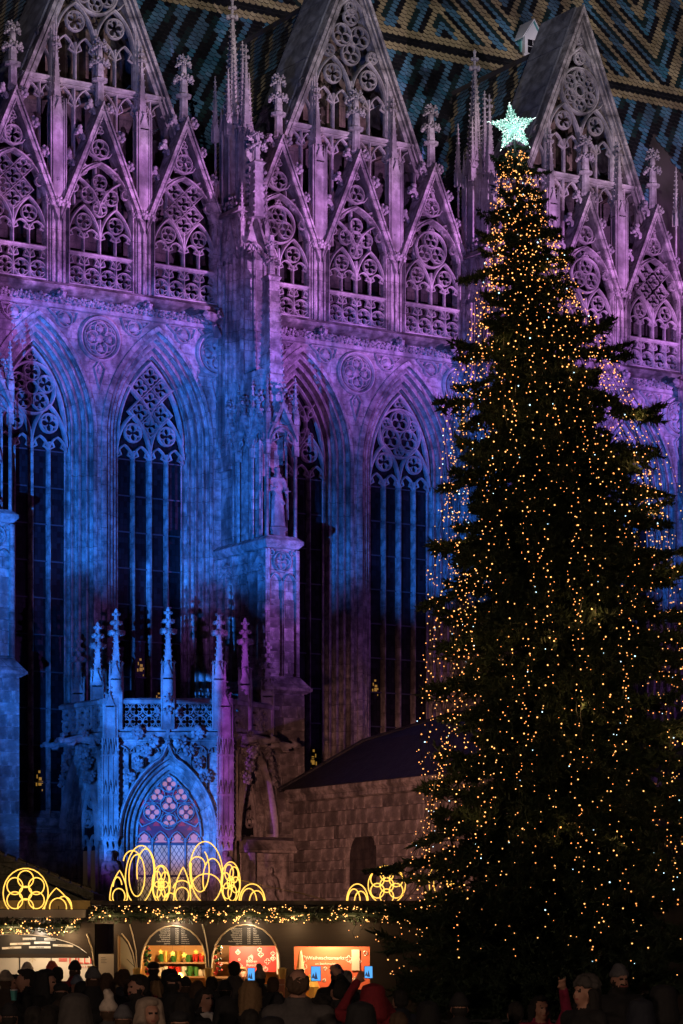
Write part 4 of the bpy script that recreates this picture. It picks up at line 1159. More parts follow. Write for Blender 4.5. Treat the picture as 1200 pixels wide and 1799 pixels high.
# gargoyles: crouching beasts reaching outwards
def beast(loc, rz, sc=1.0):
    mb = MB()
    mb.tube([(-.1,0,0),(.25,0,.06),(.6,0,.08),(.95,0,.0),(1.15,0,-.02)], [.12,.19,.15,.13,.10], 8)
    mb.ico((1.28,0,.02), .15, 0, .15, (1.3,.8,.9)); mb.ico((1.45,0,-.03), .08, 0, .2)
    for sy in (-1,1):
        mb.oct((1.2,sy*.10,.17), .06, 0, .10); mb.tube([(.75,sy*.12,.0),(.85,sy*.16,-.15),(1.05,sy*.15,-.16)], [.07,.06,.04], 5)
        mb.tube([(.2,sy*.14,.0),(.1,sy*.2,-.18),(.32,sy*.2,-.22)], [.10,.08,.05], 5); mb.leaf((.45,sy*.15,.2), .16, (0,sy,.6))
    mb.tube([(-.05,0,.05),(-.25,.1,.2),(-.35,.05,.35)], [.06,.04,.02], 5)
    mb.build('gargoyle', 'leafy', PORCH, loc=loc, rz=rz).scale = (sc,)*3
beast((-2.55,.35,9.55), radians(188)); beast((-3.35,1.7,9.5), radians(182), .9); beast((2.45,.4,9.55), radians(-6)); beast((3.2,1.5,9.45), radians(-4))
mb = MB(); mb.leaf((-1.05,-.3,9.75), .26, (0,-1,0), 0, 7); mb.leaf((1.05,-.3,9.75), .26, (0,-1,0), 0, 7); mb.ico((-1.05,-.42,9.95),.12,0,.2); mb.ico((1.05,-.42,9.95),.12,0,.2)
mb.build('cornice_beast', 'leafy', PORCH, kind='stuff')

# ================================================================== low chapel to the right, at right angles to the wall
CH = thing('chapel', 'low rough stone chapel with dark slate roof and small barred arched window', 'chapel', W(9.25, -5.0, 0), THETA)
CL, CD, CZt = 8.5, 12.5, 7.75        # along s, outwards, eaves
mb = MB(); mb.box(.1, CL, -CD, -.1, 0, CZt-.05); mb.build('wall_core', 'inner', CH)
rs = random.Random(11)
wy, ww, wz0, wzs = -4.5, .88, 4.25, 5.35    # window centre along the side wall
def side_at(u, z): return (.04, -u, z)
z = 0.3; cnt = 0
while z < CZt-.5:
    h = rs.uniform(.30,.56)
    u = 0.0
    while u < CD-.02:
        w = rs.uniform(.35,1.15)
        if CD-u-w < .3: w = CD-u
        m0, m1 = u, u+w
        c0, c1 = -wy-ww-.14, -wy+ww+.14
        if wz0-.1 < z+h/2 < wzs+.85:
            ext = 0 if z+h/2 < wzs else .28*((z+h/2-wzs)/.8)**2
            a0, a1 = c0+ext, c1-ext
            segs = [(m0, min(m1, a0)), (max(m0, a1), m1)]
        else: segs = [(m0, m1)]
        for p, q in segs:
            if q-p > .08:
                inst('stone', BLOCK[rs.randrange(3)], CH, (.05, -(p+q)/2, z+h/2), (0,0,-pi/2), (q-p-.012, .16+rs.uniform(0,.012), h-.012)); cnt += 1
        u += w
    z += h
ztop = z
u = 0
while u < CL-.02:
    u += 1
mb = MB(); mb.prism([(-.12,0),(0,0),(0,0)],0,0) if False else None
# front face stones (towards the square), coarser
z = .3
while z < CZt-.4:
    h = .62; u = 0
    while u < CL-.1:
        w = min(rs.uniform(.9,1.5), CL-u)
        inst('stone', BLOCK[rs.randrange(3)], CH, (u+w/2, -CD-.02, z+h/2), (0,0,0), (w-.016,.16,h-.016)); u += w
    z += h
mb = MB()
for p in ([(-.05,CZt-.35),(-.18,CZt-.30),(-.18,CZt-.12),(-.30,CZt),(-.30,CZt+.12),(.2,CZt+.12),(.2,CZt-.35)],):
    n = len(p); v = [(x,.15,z) for x,z in p]+[(x,-CD-.3,z) for x,z in p]
    mb.add(v, [tuple(range(n)), tuple(range(2*n-1,n-1,-1))]+[(i,i+n,(i+1)%n+n,(i+1)%n) for i in range(n)])
mb.prismx([(-CD-.3,CZt+.1),(-CD-.3,CZt-.1),(-CD-.05,CZt-.35),(-CD+.2,CZt-.35),(-CD+.2,CZt+.1)], -.25, CL)
mb.build('cornice', 'stone', CH)
mb = MB(); e = .42
bx = [(-e,e,CZt+.12),(CL+e,e,CZt+.12),(CL+e,-CD-e,CZt+.12),(-e,-CD-e,CZt+.12)]; top = [(CL/2,-3.6,10.5),(CL/2,-CD+3.6,10.5)]
rv = bx+top; ht = {0:4, 1:4, 2:5, 3:5}
mid = [tuple((p+q)/2 + (.42 if i == 2 else 0) for i, (p, q) in enumerate(zip(bx[k], rv[ht[k]]))) for k in range(4)]       # the slopes bulge a little
mb.add(rv+mid, [(0,1,7,6),(6,7,4),(1,2,8,7),(7,8,5,4),(2,3,9,8),(8,9,5),(3,0,6,9),(9,6,4,5),(3,2,1,0)])
for k in range(4): mb.tube([bx[k], mid[k], rv[ht[k]]], .09, 6)
mb.tube([top[0], top[1]], .10, 6)
mb.build('roof', 'slate', CH)
win = arch_sheet(ww, wzs, .76, wz0, [(0,.34),(0,.1),(.03,.06),(.10,.04),(.16,-.02),(.30,-.02),(.30,.1)], 'window', 'stone')
wo = inst('window', win, CH, (.02, wy, 0), (0,0,-pi/2))
q = MB(); q.prism([(-ww,wz0)]+parch(0,ww,wzs,.76,8)+[(ww,wz0)], .30, .32); q.build('pane', 'glass', wo)
for i in range(7): a = -.69+.23*i; q = MB(); q.tube([(a,.14,wz0),(a,.14,wzs+.62-.55*abs(a))], .022, 5); q.build('bar', 'lead', wo)
for z in (4.6,5.0,5.4): q = MB(); q.tube([(-ww,.13,z),(ww,.13,z)], .018, 5); q.build('bar', 'lead', wo)
q = MB(); q.box(-ww-.25,ww+.25,-.12,.2,wz0-.2,wz0); q.build('sill', 'stone', wo)

# stone tomb canopy between porch and chapel
TB = thing('tomb_canopy', 'dark wall tomb with sloping stone hood between porch and chapel', 'tomb', W(8.4,-4.9,0), THETA)
mb = MB(); mb.box(-.9,.9,0,.6,0,2.6); mb.box(-.9,-.7,0,.6,2.6,5.6); mb.box(.7,.9,0,.6,2.6,5.6); mb.box(-.7,.7,.4,.6,2.6,5.6); mb.build('niche', 'stone', TB)
mb = MB(); mb.prismx([(-.35,5.6),(-.35,5.72),(-.1,6.05),(.6,6.2),(.6,5.6)], -1.15, 1.15); mb.build('hood', 'stone', TB)

# low outbuilding left of the porch
LB = thing('outbuilding', 'low yellow plastered hut with dark tiled roof behind the left stall', 'outbuilding', (-6.2, 52.0, 0))
M['plaster'] = mat('ochre_plaster', rough=.9, build=stone_nodes((.36,.25,.10),(.50,.37,.17),(.24,.17,.08),''))
mb = MB(); mb.box(-1.2,1.38,0,2.0,0,3.02); mb.box(-1.2,1.42,-.05,0,2.9,3.02); mb.build('wall', 'plaster', LB)
mb = MB(); mb.add([(-1.4,-.2,4.35),(1.5,-.2,3.16),(1.5,2.2,3.16),(-1.4,2.2,4.35),(-1.4,-.2,4.15),(1.5,-.2,3.02),(1.5,2.2,3.02),(-1.4,2.2,4.15)], [(0,1,2,3),(7,6,5,4),(0,4,5,1),(1,5,6,2),(2,6,7,3),(3,7,4,0)])
mb.prism([(-1.2,3.0),(1.38,3.0),(-1.2,4.1)], 0, 1.9)
lr = mb.build('roof', 'slate', LB)
q = MB(); q.tube([(-.09,0,.02),(.09,0,.02)], .035, 5); RT = q.mesh('ridge_tile', 'tile_warm')
for i in range(14): inst('ridge_tile', RT, lr, (-1.3+i*.205, -.2, 4.35-.41*(i*.205+.1)+.02), (0,.39,0))
q = MB(); q.box(-.12,.12,-.04,0,0,.4); q.build('shutter', 'lead', LB, loc=(.9,0,2.4))
l_ = bpy.data.lights.new('added_hut_fill', 'POINT'); l_.energy = 45; l_.color = (1,.62,.25); l_.shadow_soft_size = .06; o_ = bpy.data.objects.new('added_hut_fill', l_); COL.objects.link(o_); o_.parent = LB; o_.location = (.2,-2.2,2.6)  # added light for the hut wall, in place of rope light glow
# ================================================================== figures (people and statues)
import numpy as np
JOBS = []; TEXTS = []
def cap_mesh(mb, p0, p1, r0, r1):
    p0, p1 = Vector(p0), Vector(p1); d = p1-p0; L = d.length
    d = d/L if L > 1e-6 else Vector((0,0,1))
    pts, rr = [], []
    for i in range(4): q = pi/2*(1-i/3.999); pts.append(p0-d*r0*sin(q)); rr.append(max(.001, r0*cos(q)))
    for i in range(4): q = pi/2*(i/3.001 if i else 0); pts.append(p1+d*r1*sin(q)); rr.append(max(.001, r1*cos(q)))
    mb.tube(pts, rr, 10)
def ell_mesh(mb, c, r, rot=None):
    vs, fs = [], []; n, m = 12, 8
    for i in range(m+1):
        q = pi*i/m
        for j in range(n): p = 2*pi*j/n; vs.append(Vector((r[0]*sin(q)*cos(p), r[1]*sin(q)*sin(p), r[2]*cos(q))))
    if rot is not None: vs = [rot @ v for v in vs]
    vs = [tuple(v+Vector(c)) for v in vs]
    fs = [(i*n+j, (i+1)*n+j, (i+1)*n+(j+1)%n, i*n+(j+1)%n) for i in range(m) for j in range(n)]
    mb.add(vs, fs)
class Fig:
    """a set of overlapping rounded volumes fused into one skin"""
    def __init__(s): s.p = []
    def cap(s, p0, p1, r0, r1, m): s.p.append(('c', Vector(p0), Vector(p1), r0, r1, m)); return s
    def ell(s, c, r, m, rot=None): s.p.append(('e', Vector(c), r, rot, m)); return s
    def job(s, name, mats, parent, voxel, tf=None, smooth=3):
        if tf is not None:
            q = []; sc = tf.to_scale()[0]
            for p in s.p:
                if p[0] == 'c': q.append(('c', tf @ p[1], tf @ p[2], p[3]*sc, p[4]*sc, p[5]))
                else: q.append(('e', tf @ p[1], tuple(x*sc for x in p[2]), (tf.to_3x3().normalized() @ p[3]) if p[3] is not None else tf.to_3x3().normalized(), p[4]))
            s.p = q
        mb = MB()
        for p in s.p:
            if p[0] == 'c': cap_mesh(mb, p[1], p[2], p[3], p[4])
            else: ell_mesh(mb, p[1], p[2], p[3])
        me = bpy.data.meshes.new(name); me.from_pydata(mb.v, [], mb.f)
        o = bpy.data.objects.new('tmp', me); COL.objects.link(o)
        md = o.modifiers.new('r', 'REMESH'); md.mode = 'VOXEL'; md.voxel_size = voxel; md.use_smooth_shade = True
        sm = o.modifiers.new('s', 'SMOOTH'); sm.iterations = smooth; sm.factor = .5
        JOBS.append((s.p, o, name, mats, parent)); return s
def run_jobs():
    dg = bpy.context.evaluated_depsgraph_get(); dg.update()
    out = []
    for prims, o, name, mats, parent in JOBS:
        me = bpy.data.meshes.new_from_object(o.evaluated_get(dg)); me.name = name
        me.materials.clear()
        names = sorted(set(p[-1] for p in prims))
        for n in names: me.materials.append(M[n] if n in M else M['skin'])
        if len(names) > 1:
            npoly = len(me.polygons); co = np.empty(npoly*3, np.float32); me.polygons.foreach_get('center', co); co = co.reshape(-1,3)
            best = np.full(npoly, 9e9, np.float32); idx = np.zeros(npoly, np.int32)
            for p in prims:
                if p[0] == 'c':
                    a, b = np.array(p[1]), np.array(p[2]); ab = b-a; l = max(1e-9, float(ab@ab)); t = np.clip(((co-a)@ab)/l, 0, 1)
                    d = np.linalg.norm(co-(a+t[:,None]*ab), axis=1)-(p[3]+(p[4]-p[3])*t)
                else:
                    q = co-np.array(p[1])
                    if p[3] is not None: q = q @ np.array(p[3])
                    r = np.array(p[2]); d = (np.linalg.norm(q/r, axis=1)-1)*min(p[2])
                k = names.index(p[-1]); u = d < best; best[u] = d[u]; idx[u] = k
            me.polygons.foreach_set('material_index', idx)
        nv = len(me.vertices); vc = np.empty(nv*3, np.float32); vn = np.empty(nv*3, np.float32); me.vertices.foreach_get('co', vc); me.vertices.foreach_get('normal', vn); vc = vc.reshape(-1,3); vn = vn.reshape(-1,3)
        x_, y_, z_ = vc.T
        if name == 'body' and 'leafy' not in names:          # folds in the cloth below the collar
            d_ = .011*np.sin(31*z_+5*np.sin(11*x_+7*z_)+4*np.sin(9*y_))+.007*np.sin(23*x_+17*y_+13*z_+3*np.sin(19*z_)); d_ *= np.clip((1.42*float(vc[:,2].max())/1.75-z_)*12, 0, 1)
        elif name in ('hair', 'fur_hat'): d_ = .0055*np.sin(170*x_+30*np.sin(16*z_))*np.cos(150*y_+9*z_)+.004*np.sin(90*x_-60*y_+8*z_)
        elif name in ('beanie', 'bobble_hat'): d_ = .0028*np.sin(np.arctan2(y_, x_)*26)
        else: d_ = .003*np.sin(40*x_+33*z_+5*np.sin(20*y_))
        me.vertices.foreach_set('co', (vc+vn*d_[:,None]).ravel().astype(np.float32))
        me.polygons.foreach_set('use_smooth', [True]*len(me.polygons)); me.update()
        ob = bpy.data.objects.new(name, me); COL.objects.link(ob)
        if parent is not None: ob.parent = parent
        out.append(ob)
    for o in TEXTS:                                      # lettering becomes plain mesh
        me = bpy.data.meshes.new_from_object(o.evaluated_get(dg)); nm = o.name.split('.')[0]
        ob = bpy.data.objects.new(nm, me); COL.objects.link(ob); ob.parent = o.parent; ob.location = o.location; ob.rotation_euler = o.rotation_euler
        me.materials.clear(); me.materials.append(o.data.materials[0]); out.append(ob)
    for o in TEXTS: bpy.data.objects.remove(o)
    TEXTS.clear()
    for _, o, *_r in JOBS:
        m_ = o.data; bpy.data.objects.remove(o); bpy.data.meshes.remove(m_)
    JOBS.clear()
    return out
# ---- statues
def statue(name, label, loc, rz, h, robe=True, cross=False, twist=0):
    root = thing(name, label, 'statue', loc, rz)
    k = h/1.75; F = Fig()
    F.cap((0,0,.1),(0,.0,.9),.24,.17,'leafy').cap((.05,-.03,.1),(.03,-.02,.8),.20,.15,'leafy')
    F.ell((0,0,1.12),(.19,.14,.24),'leafy').cap((-.15,0,1.40),(.15,0,1.40),.08,.08,'leafy').cap((0,0,1.42),(0,0,1.55),.06,.055,'leafy')
    F.ell((0,-.01,1.64),(.085,.10,.12),'leafy').ell((0,-.11,1.61),(.018,.02,.025),'leafy').ell((0,.02,1.70),(.10,.11,.07),'leafy')
    F.cap((-.20,0,1.36),(-.25,-.05,1.10),.07,.06,'leafy').cap((-.25,-.05,1.10),(-.08,-.20,1.14),.055,.04,'leafy')
    F.cap((.20,0,1.36),(.26,-.03,1.08),.07,.06,'leafy').cap((.26,-.03,1.08),(.20,-.20,1.0),.055,.04,'leafy')
    for i in range(9):
        q = -2.7+i*.55; F.cap((.20*sin(q),-.17*cos(q),.06),(.12*sin(q),-.12*cos(q),1.0),.045,.02,'leafy')
    F.cap((-.2,-.1,1.2),(.16,-.17,.7),.05,.04,'leafy').cap((.05,.12,1.5),(0,.15,.2),.13,.18,'leafy')
    if cross: F.cap((.27,-.2,.25),(.25,-.2,1.15),.025,.025,'leafy').cap((.17,-.2,1.05),(.34,-.2,1.05),.025,.025,'leafy')
    F.job('body', ['leafy'], root, .020*k, Matrix.Scale(k, 4), 2)
    mb = MB(); mb.lathe([(.30*k,-.02),(.32*k,.02),(.26*k,.07)], 8); mb.lathe([(.25*k,-.32),(.25*k,-.1),(.32*k,-.02)], 8); mb.build('plinth', 'leafy', root)
    return root
sl = W(BUTT[1], -3.42, 17.5); statue('statue', 'standing robed saint with sword on the buttress pedestal beside the middle window', sl, THETA-.25, 2.25, cross=True)
sl = W(BUTT[0]-.36, -3.42, 17.5); statue('statue', 'saint statue on the buttress at the photo\'s left edge', sl, THETA-.25, 2.25)
sl = W(BUTT[2], -3.42, 17.5); statue('statue', 'saint statue on the buttress behind the christmas tree', sl, THETA-.25, 2.25)
statue('statue', 'draped stone figure on the left corner of the porch', (PX-HW+.02, PY-.42, OZ+3.45), .5, 2.15)
statue('statue', 'stone figure with raised arms on the right corner of the porch', (PX+HW-.02, PY-.42, OZ+3.45), -.3, 2.15)
statue('statue', 'dark stone figure inside the wall tomb niche', W(8.4,-4.75,3.1), THETA, 2.0)
# ================================================================== market stalls
SD = 44.0; SK = SD/FPX
def SX(x): return (x-600)*SK
def SZ(y): return CAM_Z+(1690-y)*SK
def wood(c0, c1):
    def f(t, b):
        oc = objcoord(t); mp = t.new('ShaderNodeMapping'); t.ln(oc, mp.inputs[0]); mp.inputs['Scale'].default_value = (1.2, 6, 9)
        n = t.noise(mp.outputs[0], 3, 4); t.ln(t.mixc(n, c0, c1), b.inputs['Base Color']); bump(t, b, n, .2, .01)
    return f
M['board'] = mat('dark_stall_board', rough=.55, build=wood((.022,.015,.011),(.050,.034,.023)))
M['blackboard'] = mat('black_menu_board', (.018,.018,.02), .5)
M['edge'] = mat('pale_arch_edge', (.55,.45,.30), .45)
M['warmwood'] = mat('honey_pine', rough=.5, build=wood((.42,.20,.055),(.62,.34,.11)))
M['creamwall'] = mat('cream_panel', (.62,.56,.47), .6)
M['red'] = mat('red_poster', (.55,.035,.03), .5)
M['coral'] = mat('coral_poster', (.66,.14,.07), .5)
M['paper'] = mat('white_print', (.80,.78,.72), .6)
M['redprint'] = mat('red_print', (.60,.03,.02), .6)
M['brass'] = mat('brass_foot', (.70,.48,.16), .35, .8)
M['counter'] = mat('counter_top', (.28,.16,.08), .4)
M['fir'] = mat('fir_needles', (.018,.034,.016), .6)
M['bulb'] = mat('warm_bulb', (.9,.6,.3), .3, emit=(1.0,.44,.12), es=2.7)
M['bulbw'] = mat('cold_bulb', (.6,.8,1), .3, emit=(.55,.85,1.0), es=2.6)
M['bulbo'] = mat('amber_bulb', (.9,.5,.2), .3, emit=(1.0,.33,.08), es=2.4)
for k in ('bulb','bulbw','bulbo'): M[k].cycles.emission_sampling = 'NONE'
M['rope'] = mat('yellow_rope_light', (.9,.6,.2), .3, emit=(1.0,.56,.09), es=1.7)
def text(name, body, size, m, parent, loc, rz=0.0, align='CENTER'):
    c = bpy.data.curves.new(name, 'FONT'); c.body = body; c.size = size; c.align_x = align; c.extrude = .002; c.resolution_u = 2
    c.materials.append(M[m]); o = bpy.data.objects.new(name, c); COL.objects.link(o); o.parent = parent
    o.location = loc; o.rotation_euler = (pi/2, 0, rz); TEXTS.append(o); return o
def lamp(name, loc, power, color, parent, r=.06):
    l = bpy.data.lights.new(name, 'POINT'); l.energy = power; l.color = color; l.shadow_soft_size = r
    o = bpy.data.objects.new(name, l); COL.objects.link(o); o.location = loc; o.parent = parent; return o
def ellarch(x0, x1, zs, zt, n=12):
    c, w = (x0+x1)/2, (x1-x0)/2
    return [(c-w*cos(pi*i/n)*(1 if True else 1), zs+(zt-zs)*sin(pi*i/n)**.85) for i in range(n+1)]
ST = thing('market_stall', 'long dark market stall with two menu arches and a lit coral poster window', 'market stall', (0, SD, 0))
zt, zb, zc, zsp = SZ(1588), SZ(1621), SZ(1757), SZ(1702)
mb = MB()
h1 = [(SX(247),zc)]+ellarch(SX(247),SX(363),zsp,SZ(1626))+[(SX(363),zc)]
h2 = [(SX(371),zc)]+ellarch(SX(371),SX(492),zsp,SZ(1624))+[(SX(492),zc)]
h3 = [(SX(516),zc),(SX(516),SZ(1663)),(SX(650),SZ(1663)),(SX(650),zc)]
h0 = [(SX(206),zc),(SX(206),SZ(1641)),(SX(215),SZ(1648)),(SX(224),SZ(1660)),(SX(231),SZ(1678)),(SX(237),SZ(1702)),(SX(238),zc)]
v, fs = fillhole([(SX(200),0),(SX(820),0),(SX(820),zt),(SX(200),zt)], [h1,h2,h3,h0]); mb.add(v, fs)
v2, f2 = fillhole([(SX(200),0),(SX(820),0),(SX(820),zt),(SX(200),zt)], [h1,h2,h3,h0], .07); mb.add(v2, [q[::-1] for q in f2])
mb.box(SX(160),SX(1330),-.15,2.5,zt-.02,zt+.05); mb.box(SX(823),SX(1330),.02,2.4,0,zt-.02); mb.box(SX(160),SX(820),-.04,.0,zb-.02,zt-.03)  # dark body right of the tree is added to cover the lit chapel wall
mb.box(SX(818),SX(820),.0,2.4,0,zt); mb.box(SX(200),SX(201),.1,2.4,0,zt)
mb.build('front', 'board', ST)
for hh in (h1,h2):
    q = MB(); q.bar(hh[1:-1], .030, .12, -.03); q.build('arch_edge', 'edge', ST)
for x in (241.5,367,496):
    q = MB(); q.frustum(SX(x),-.02,SZ(1722),SZ(1700),.05,.07,.10,.1); q.lathe([(.045,SZ(1735)),(.05,SZ(1722)),(.075,SZ(1702))],8,SX(x),-.02); q.build('bracket', 'brass', ST)
for pp_ in (((214,1640),(226,1655),(234,1675),(239,1702)),((228,1624),(234,1645),(239,1670),(241,1702)),((356,1624),(362,1650),(366,1675),(367,1702))):
    q = MB(); q.tube([(SX(a_),-.02,SZ(b_)) for a_, b_ in pp_], .011, 5); q.build('arch_rib', 'edge', ST)
mb = MB(); mb.box(SX(202),SX(655),-.25,.35,zc-.05,zc); mb.build('counter', 'counter', ST)
mb = MB(); mb.box(SX(200),SX(820),2.35,2.42,0,zt); mb.box(SX(200),SX(820),0.1,2.4,0,.05); mb.box(SX(366),SX(368),.35,2.35,0,zt-.1); mb.box(SX(500),SX(504),.1,2.35,0,zt-.1); mb.build('inner_wall', 'warmwood', ST)
MENU = ['Orangenpunsch', 'Beerenpunsch', 'Glühwein rot', 'Glühwein weiß', 'Kinderpunsch', 'Apfelpunsch', 'Heiße Schokolade', 'Jagertee']
for ar, x0, x1 in ((h1,249,361),(h2,373,490)):
    pts = [p for p in ar[1:-1] if p[1] > SZ(1661)]
    cx = SX((x0+x1)/2)
    poly = [(cx+(a-cx)*.985, z-.01) for a, z in pts]; zlow = SZ(1661)
    poly = [(poly[0][0], zlow)]+poly+[(poly[-1][0], zlow)]
    q = MB(); q.prism(poly, .10, .13); mo = q.build('menu_board', 'blackboard', ST)
    for i in range(8):
        z = SZ(1632.5+i*3.7); w = .8*min(1, .45+.09*i)
        text('menu_line', MENU[i], .030, 'paper', mo, (cx-.06, .095, z), 0, 'RIGHT'); text('price', '%d,%d0' % (4+i%3, 5*(i%2)), .030, 'paper', mo, (cx+.05, .095, z))
        text('menu_line', MENU[(i*3+1)%8][:4+i], .026, 'paper', mo, (cx+.12, .095, z), 0, 'LEFT')
# what stands inside
mb = MB(); mb.box(SX(398),SX(482),1.2,1.23,SZ(1708),SZ(1662)); rp = mb.build('red_poster', 'red', ST)
for i in range(16):
    a, z = SX(R.uniform(402,478)), SZ(R.uniform(1666,1705)); q = MB(); rr = R.uniform(.015,.05)
    if abs(a-SX(438)) < .12 and SZ(1700) < z < SZ(1684): continue
    q.bar(foil(a,z,rr,R.choice((4,5,6))) if rr > .03 else circle(a,z,rr,8), .008, .006, 1.19, True); q.build('ornament', 'paper', rp)
text('poster_text', 'Beeren', .062, 'paper', rp, (SX(438),1.19,SZ(1691))); text('poster_text', 'Punsch', .062, 'paper', rp, (SX(438),1.19,SZ(1698)))
mb = MB(); mb.box(SX(484),SX(491),.8,.83,SZ(1712),SZ(1672)); mb.build('price_list', 'paper', ST)
mb = MB(); mb.box(SX(516),SX(650),.62,.65,zc,SZ(1663)); cp = mb.build('coral_poster', 'coral', ST)
text('poster_text', 'Weihnachtsmarkt', .085, 'paper', cp, (SX(572),.61,SZ(1686))); text('poster_text', 'am Stephansplatz', .05, 'paper', cp, (SX(572),.61,SZ(1695)))
for i in range(22):
    a, z = SX(R.uniform(525,645)), SZ(R.uniform(1668,1750)); q = MB(); rr = R.uniform(.02,.06)
    if SX(540) < a < SX(605) and SZ(1700) < z < SZ(1674): continue
    q.bar(foil(a,z,rr,R.choice((3,4,6))), .009, .006, .61, True); q.build('ornament', 'paper', cp)
q = MB(); q.prism([(SX(618),SZ(1705)),(SX(632),SZ(1705)),(SX(632),SZ(1668)),(SX(618),SZ(1668))], .60, .61); q.build('framed_notice', 'creamwall', cp)
M['gold'] = mat('gilded_glass', (.75,.50,.12), .3, .5); M['green'] = mat('bottle_green', (.05,.22,.05), .3)
for x0,y0,x1,y1,m in ((520,1740,534,1670,'edge'),(533,1757,560,1712,'gold'),(605,1757,622,1728,'gold')):
    q = MB(); q.lathe([(SK*(x1-x0)*.5,SZ(y0)),(SK*(x1-x0)*.55,(SZ(y0)+SZ(y1))/2),(SK*(x1-x0)*.2,SZ(y1))],10,SX((x0+x1)/2),.45); q.build('display_ornament', m, ST)
rb = random.Random(5)
for x in (383,387,391,396,401,405,470,474):
    q = MB(); hgt = rb.uniform(.20,.34); q.lathe([(.03,0),(.032,hgt*.6),(.012,hgt*.78),(.012,hgt)],8)
    o = q.build('bottle', rb.choice(['gold','green','edge']), None, True, (SX(x),SD+.25,zc)); tag(o, 'drink bottle standing on the counter under the menu arches', 'bottle', 'bottles on the stall counter')
q = MB(); q.box(-.06,.06,-.06,.06,0,.02); q.lathe([(.05,.02),(.05,.16)],6); q.lathe([(.07,.16),(.02,.24)],6)
M['flame'] = mat('lantern_glow', (1,.6,.2), .4, emit=(1.0,.50,.10), es=7)
o = thing('lantern', 'small glowing lantern inside the left menu arch', 'lantern', (SX(311),SD+.9,zc+.2)); q.build('lantern_body', 'flame', o)
q = MB(); q.box(-.1,.1,-.1,.1,-.2,0); q.build('stand', 'board', o)
o = thing('counter_sign', 'small brown counter sign at the right end of the second menu arch', 'sign', (SX(494),SD-.32,zc-.02))
q = MB(); q.box(-.065,.065,0,.02,0,.36); q.build('panel', mat('brown_card',(.32,.09,.03),.5), o); text('lettering','PUNSCH',.03,'edge',o,(0,-.004,.26)); q = MB(); q.bar(foil(0,.12,.035,6),.01,.01,-.008,True); q.build('emblem','gold',o)
# cash register and glasses on the counter
for i in range(18):
    x = 252+i*13.2
    if x > 488: break
    q = MB(); q.box(-.05,.05,0,.006,0,.07+.03*(i%2)); q.box(-.02,.02,.006,.05,0,.02)
    o = q.build('price_card', rb.choice(['paper','edge','redprint']), None, False, (SX(x)+rb.uniform(-.03,.03), SD-.22, zc)); o.rotation_euler = (radians(-12),0,rb.uniform(-.3,.3)); tag(o, 'small price card standing along the counter edge of the long stall', 'price card', 'price cards on the counter')
for i in range(9):
    x = 258+i*9.5; q = MB()
    for j in range(rb.randrange(3,7)): q.lathe([(.030,j*.022),(.038,j*.022+.09)], 9)
    o = q.build('cup_stack', rb.choice(['paper','redprint','edge']), None, True, (SX(x), SD+.12+rb.uniform(-.05,.08), zc)); tag(o, 'stack of paper cups on the counter under the left menu arch', 'cups', 'cup stacks on the counter')
for x, nm in ((470,'cash_register'),):
    o = thing(nm, 'black till on the counter under the second menu arch', 'till', (SX(x),SD-.02,zc)); q = MB(); q.box(-.11,.11,-.1,.12,0,.09); q.build('base','blackboard',o); q = MB(); q.add([(-.12,-.06,.10),(.12,-.06,.10),(.12,.02,.26),(-.12,.02,.26),(-.12,.0,.09),(.12,.0,.09),(.12,.05,.25),(-.12,.05,.25)],[(0,1,2,3),(7,6,5,4),(0,4,5,1),(1,5,6,2),(2,6,7,3),(3,7,4,0)]); q.build('screen','blackboard',o)
# hanging baubles strip at left edge of each arch
for x in (256,381):
    q = MB()
    for i in range(26): q.ico((SX(x)+rb.uniform(-.05,.05), .28+rb.uniform(-.04,.04), SZ(1664+i*1.9)), rb.uniform(.02,.04), rb.randrange(3), .2)
    o = q.build('hanging_garland', ['fir','redprint','green'], None, loc=(0,SD,0)); tag(o, 'hanging green swag with red baubles at the side of the %s menu arch' % ('left' if x < 300 else 'right'), 'garland')
# shelves with mugs behind the two arches
for zz in (SZ(1716), SZ(1690)):
    q = MB(); q.box(SX(262),SX(362),1.9,2.3,zz-.03,zz); q.build('shelf', 'counter', ST); q = MB(); q.box(SX(372),SX(396),1.0,1.3,zz-.03,zz); q.build('shelf', 'counter', ST)
q = MB(); q.lathe([(.035,0),(.045,.10),(.043,.10),(.033,.02)], 9); q.tube([(.04,0,.02),(.075,0,.05),(.042,0,.085)], .008, 5); MUG = {m_: None for m_ in ('redprint','gold','paper','green')}
for m_ in MUG: MUG[m_] = q.mesh('mug', m_)
for zz in (SZ(1716), SZ(1690)):
    for i in range(9):
        if rb.random() < .85:
            o = bpy.data.objects.new('mug', MUG[rb.choice(list(MUG))]); COL.objects.link(o); o.location = (SX(268+i*10.5)+rb.uniform(-.02,.02), SD+2.05+rb.uniform(-.08,.08), zz); o.rotation_euler = (0,0,rb.uniform(0,6)); o.scale = (1.15,1.15,rb.uniform(1.1,1.9))
            tag(o, 'mug on the shelves behind the left menu arch', 'mug', 'mugs on the stall shelves')
for i, x in enumerate((276,296,318,338,352)):
    o = thing('hanging_star', 'small gold paper star hanging inside the left menu arch', 'ornament', (SX(x),SD+.9+.2*(i%2),SZ(1672+3*(i%3))), 0, 'paper stars in the left arch'); q = MB(); pp = [((.05 if k%2==0 else .02)*cos(pi/2+pi/5*k),(.05 if k%2==0 else .02)*sin(pi/2+pi/5*k)) for k in range(10)]; q.prism(pp,-.006,.006); q.build('star','gold',o); q = MB(); q.tube([(0,0,.05),(0,0,.28)],.002,3); q.build('thread','wire',o)
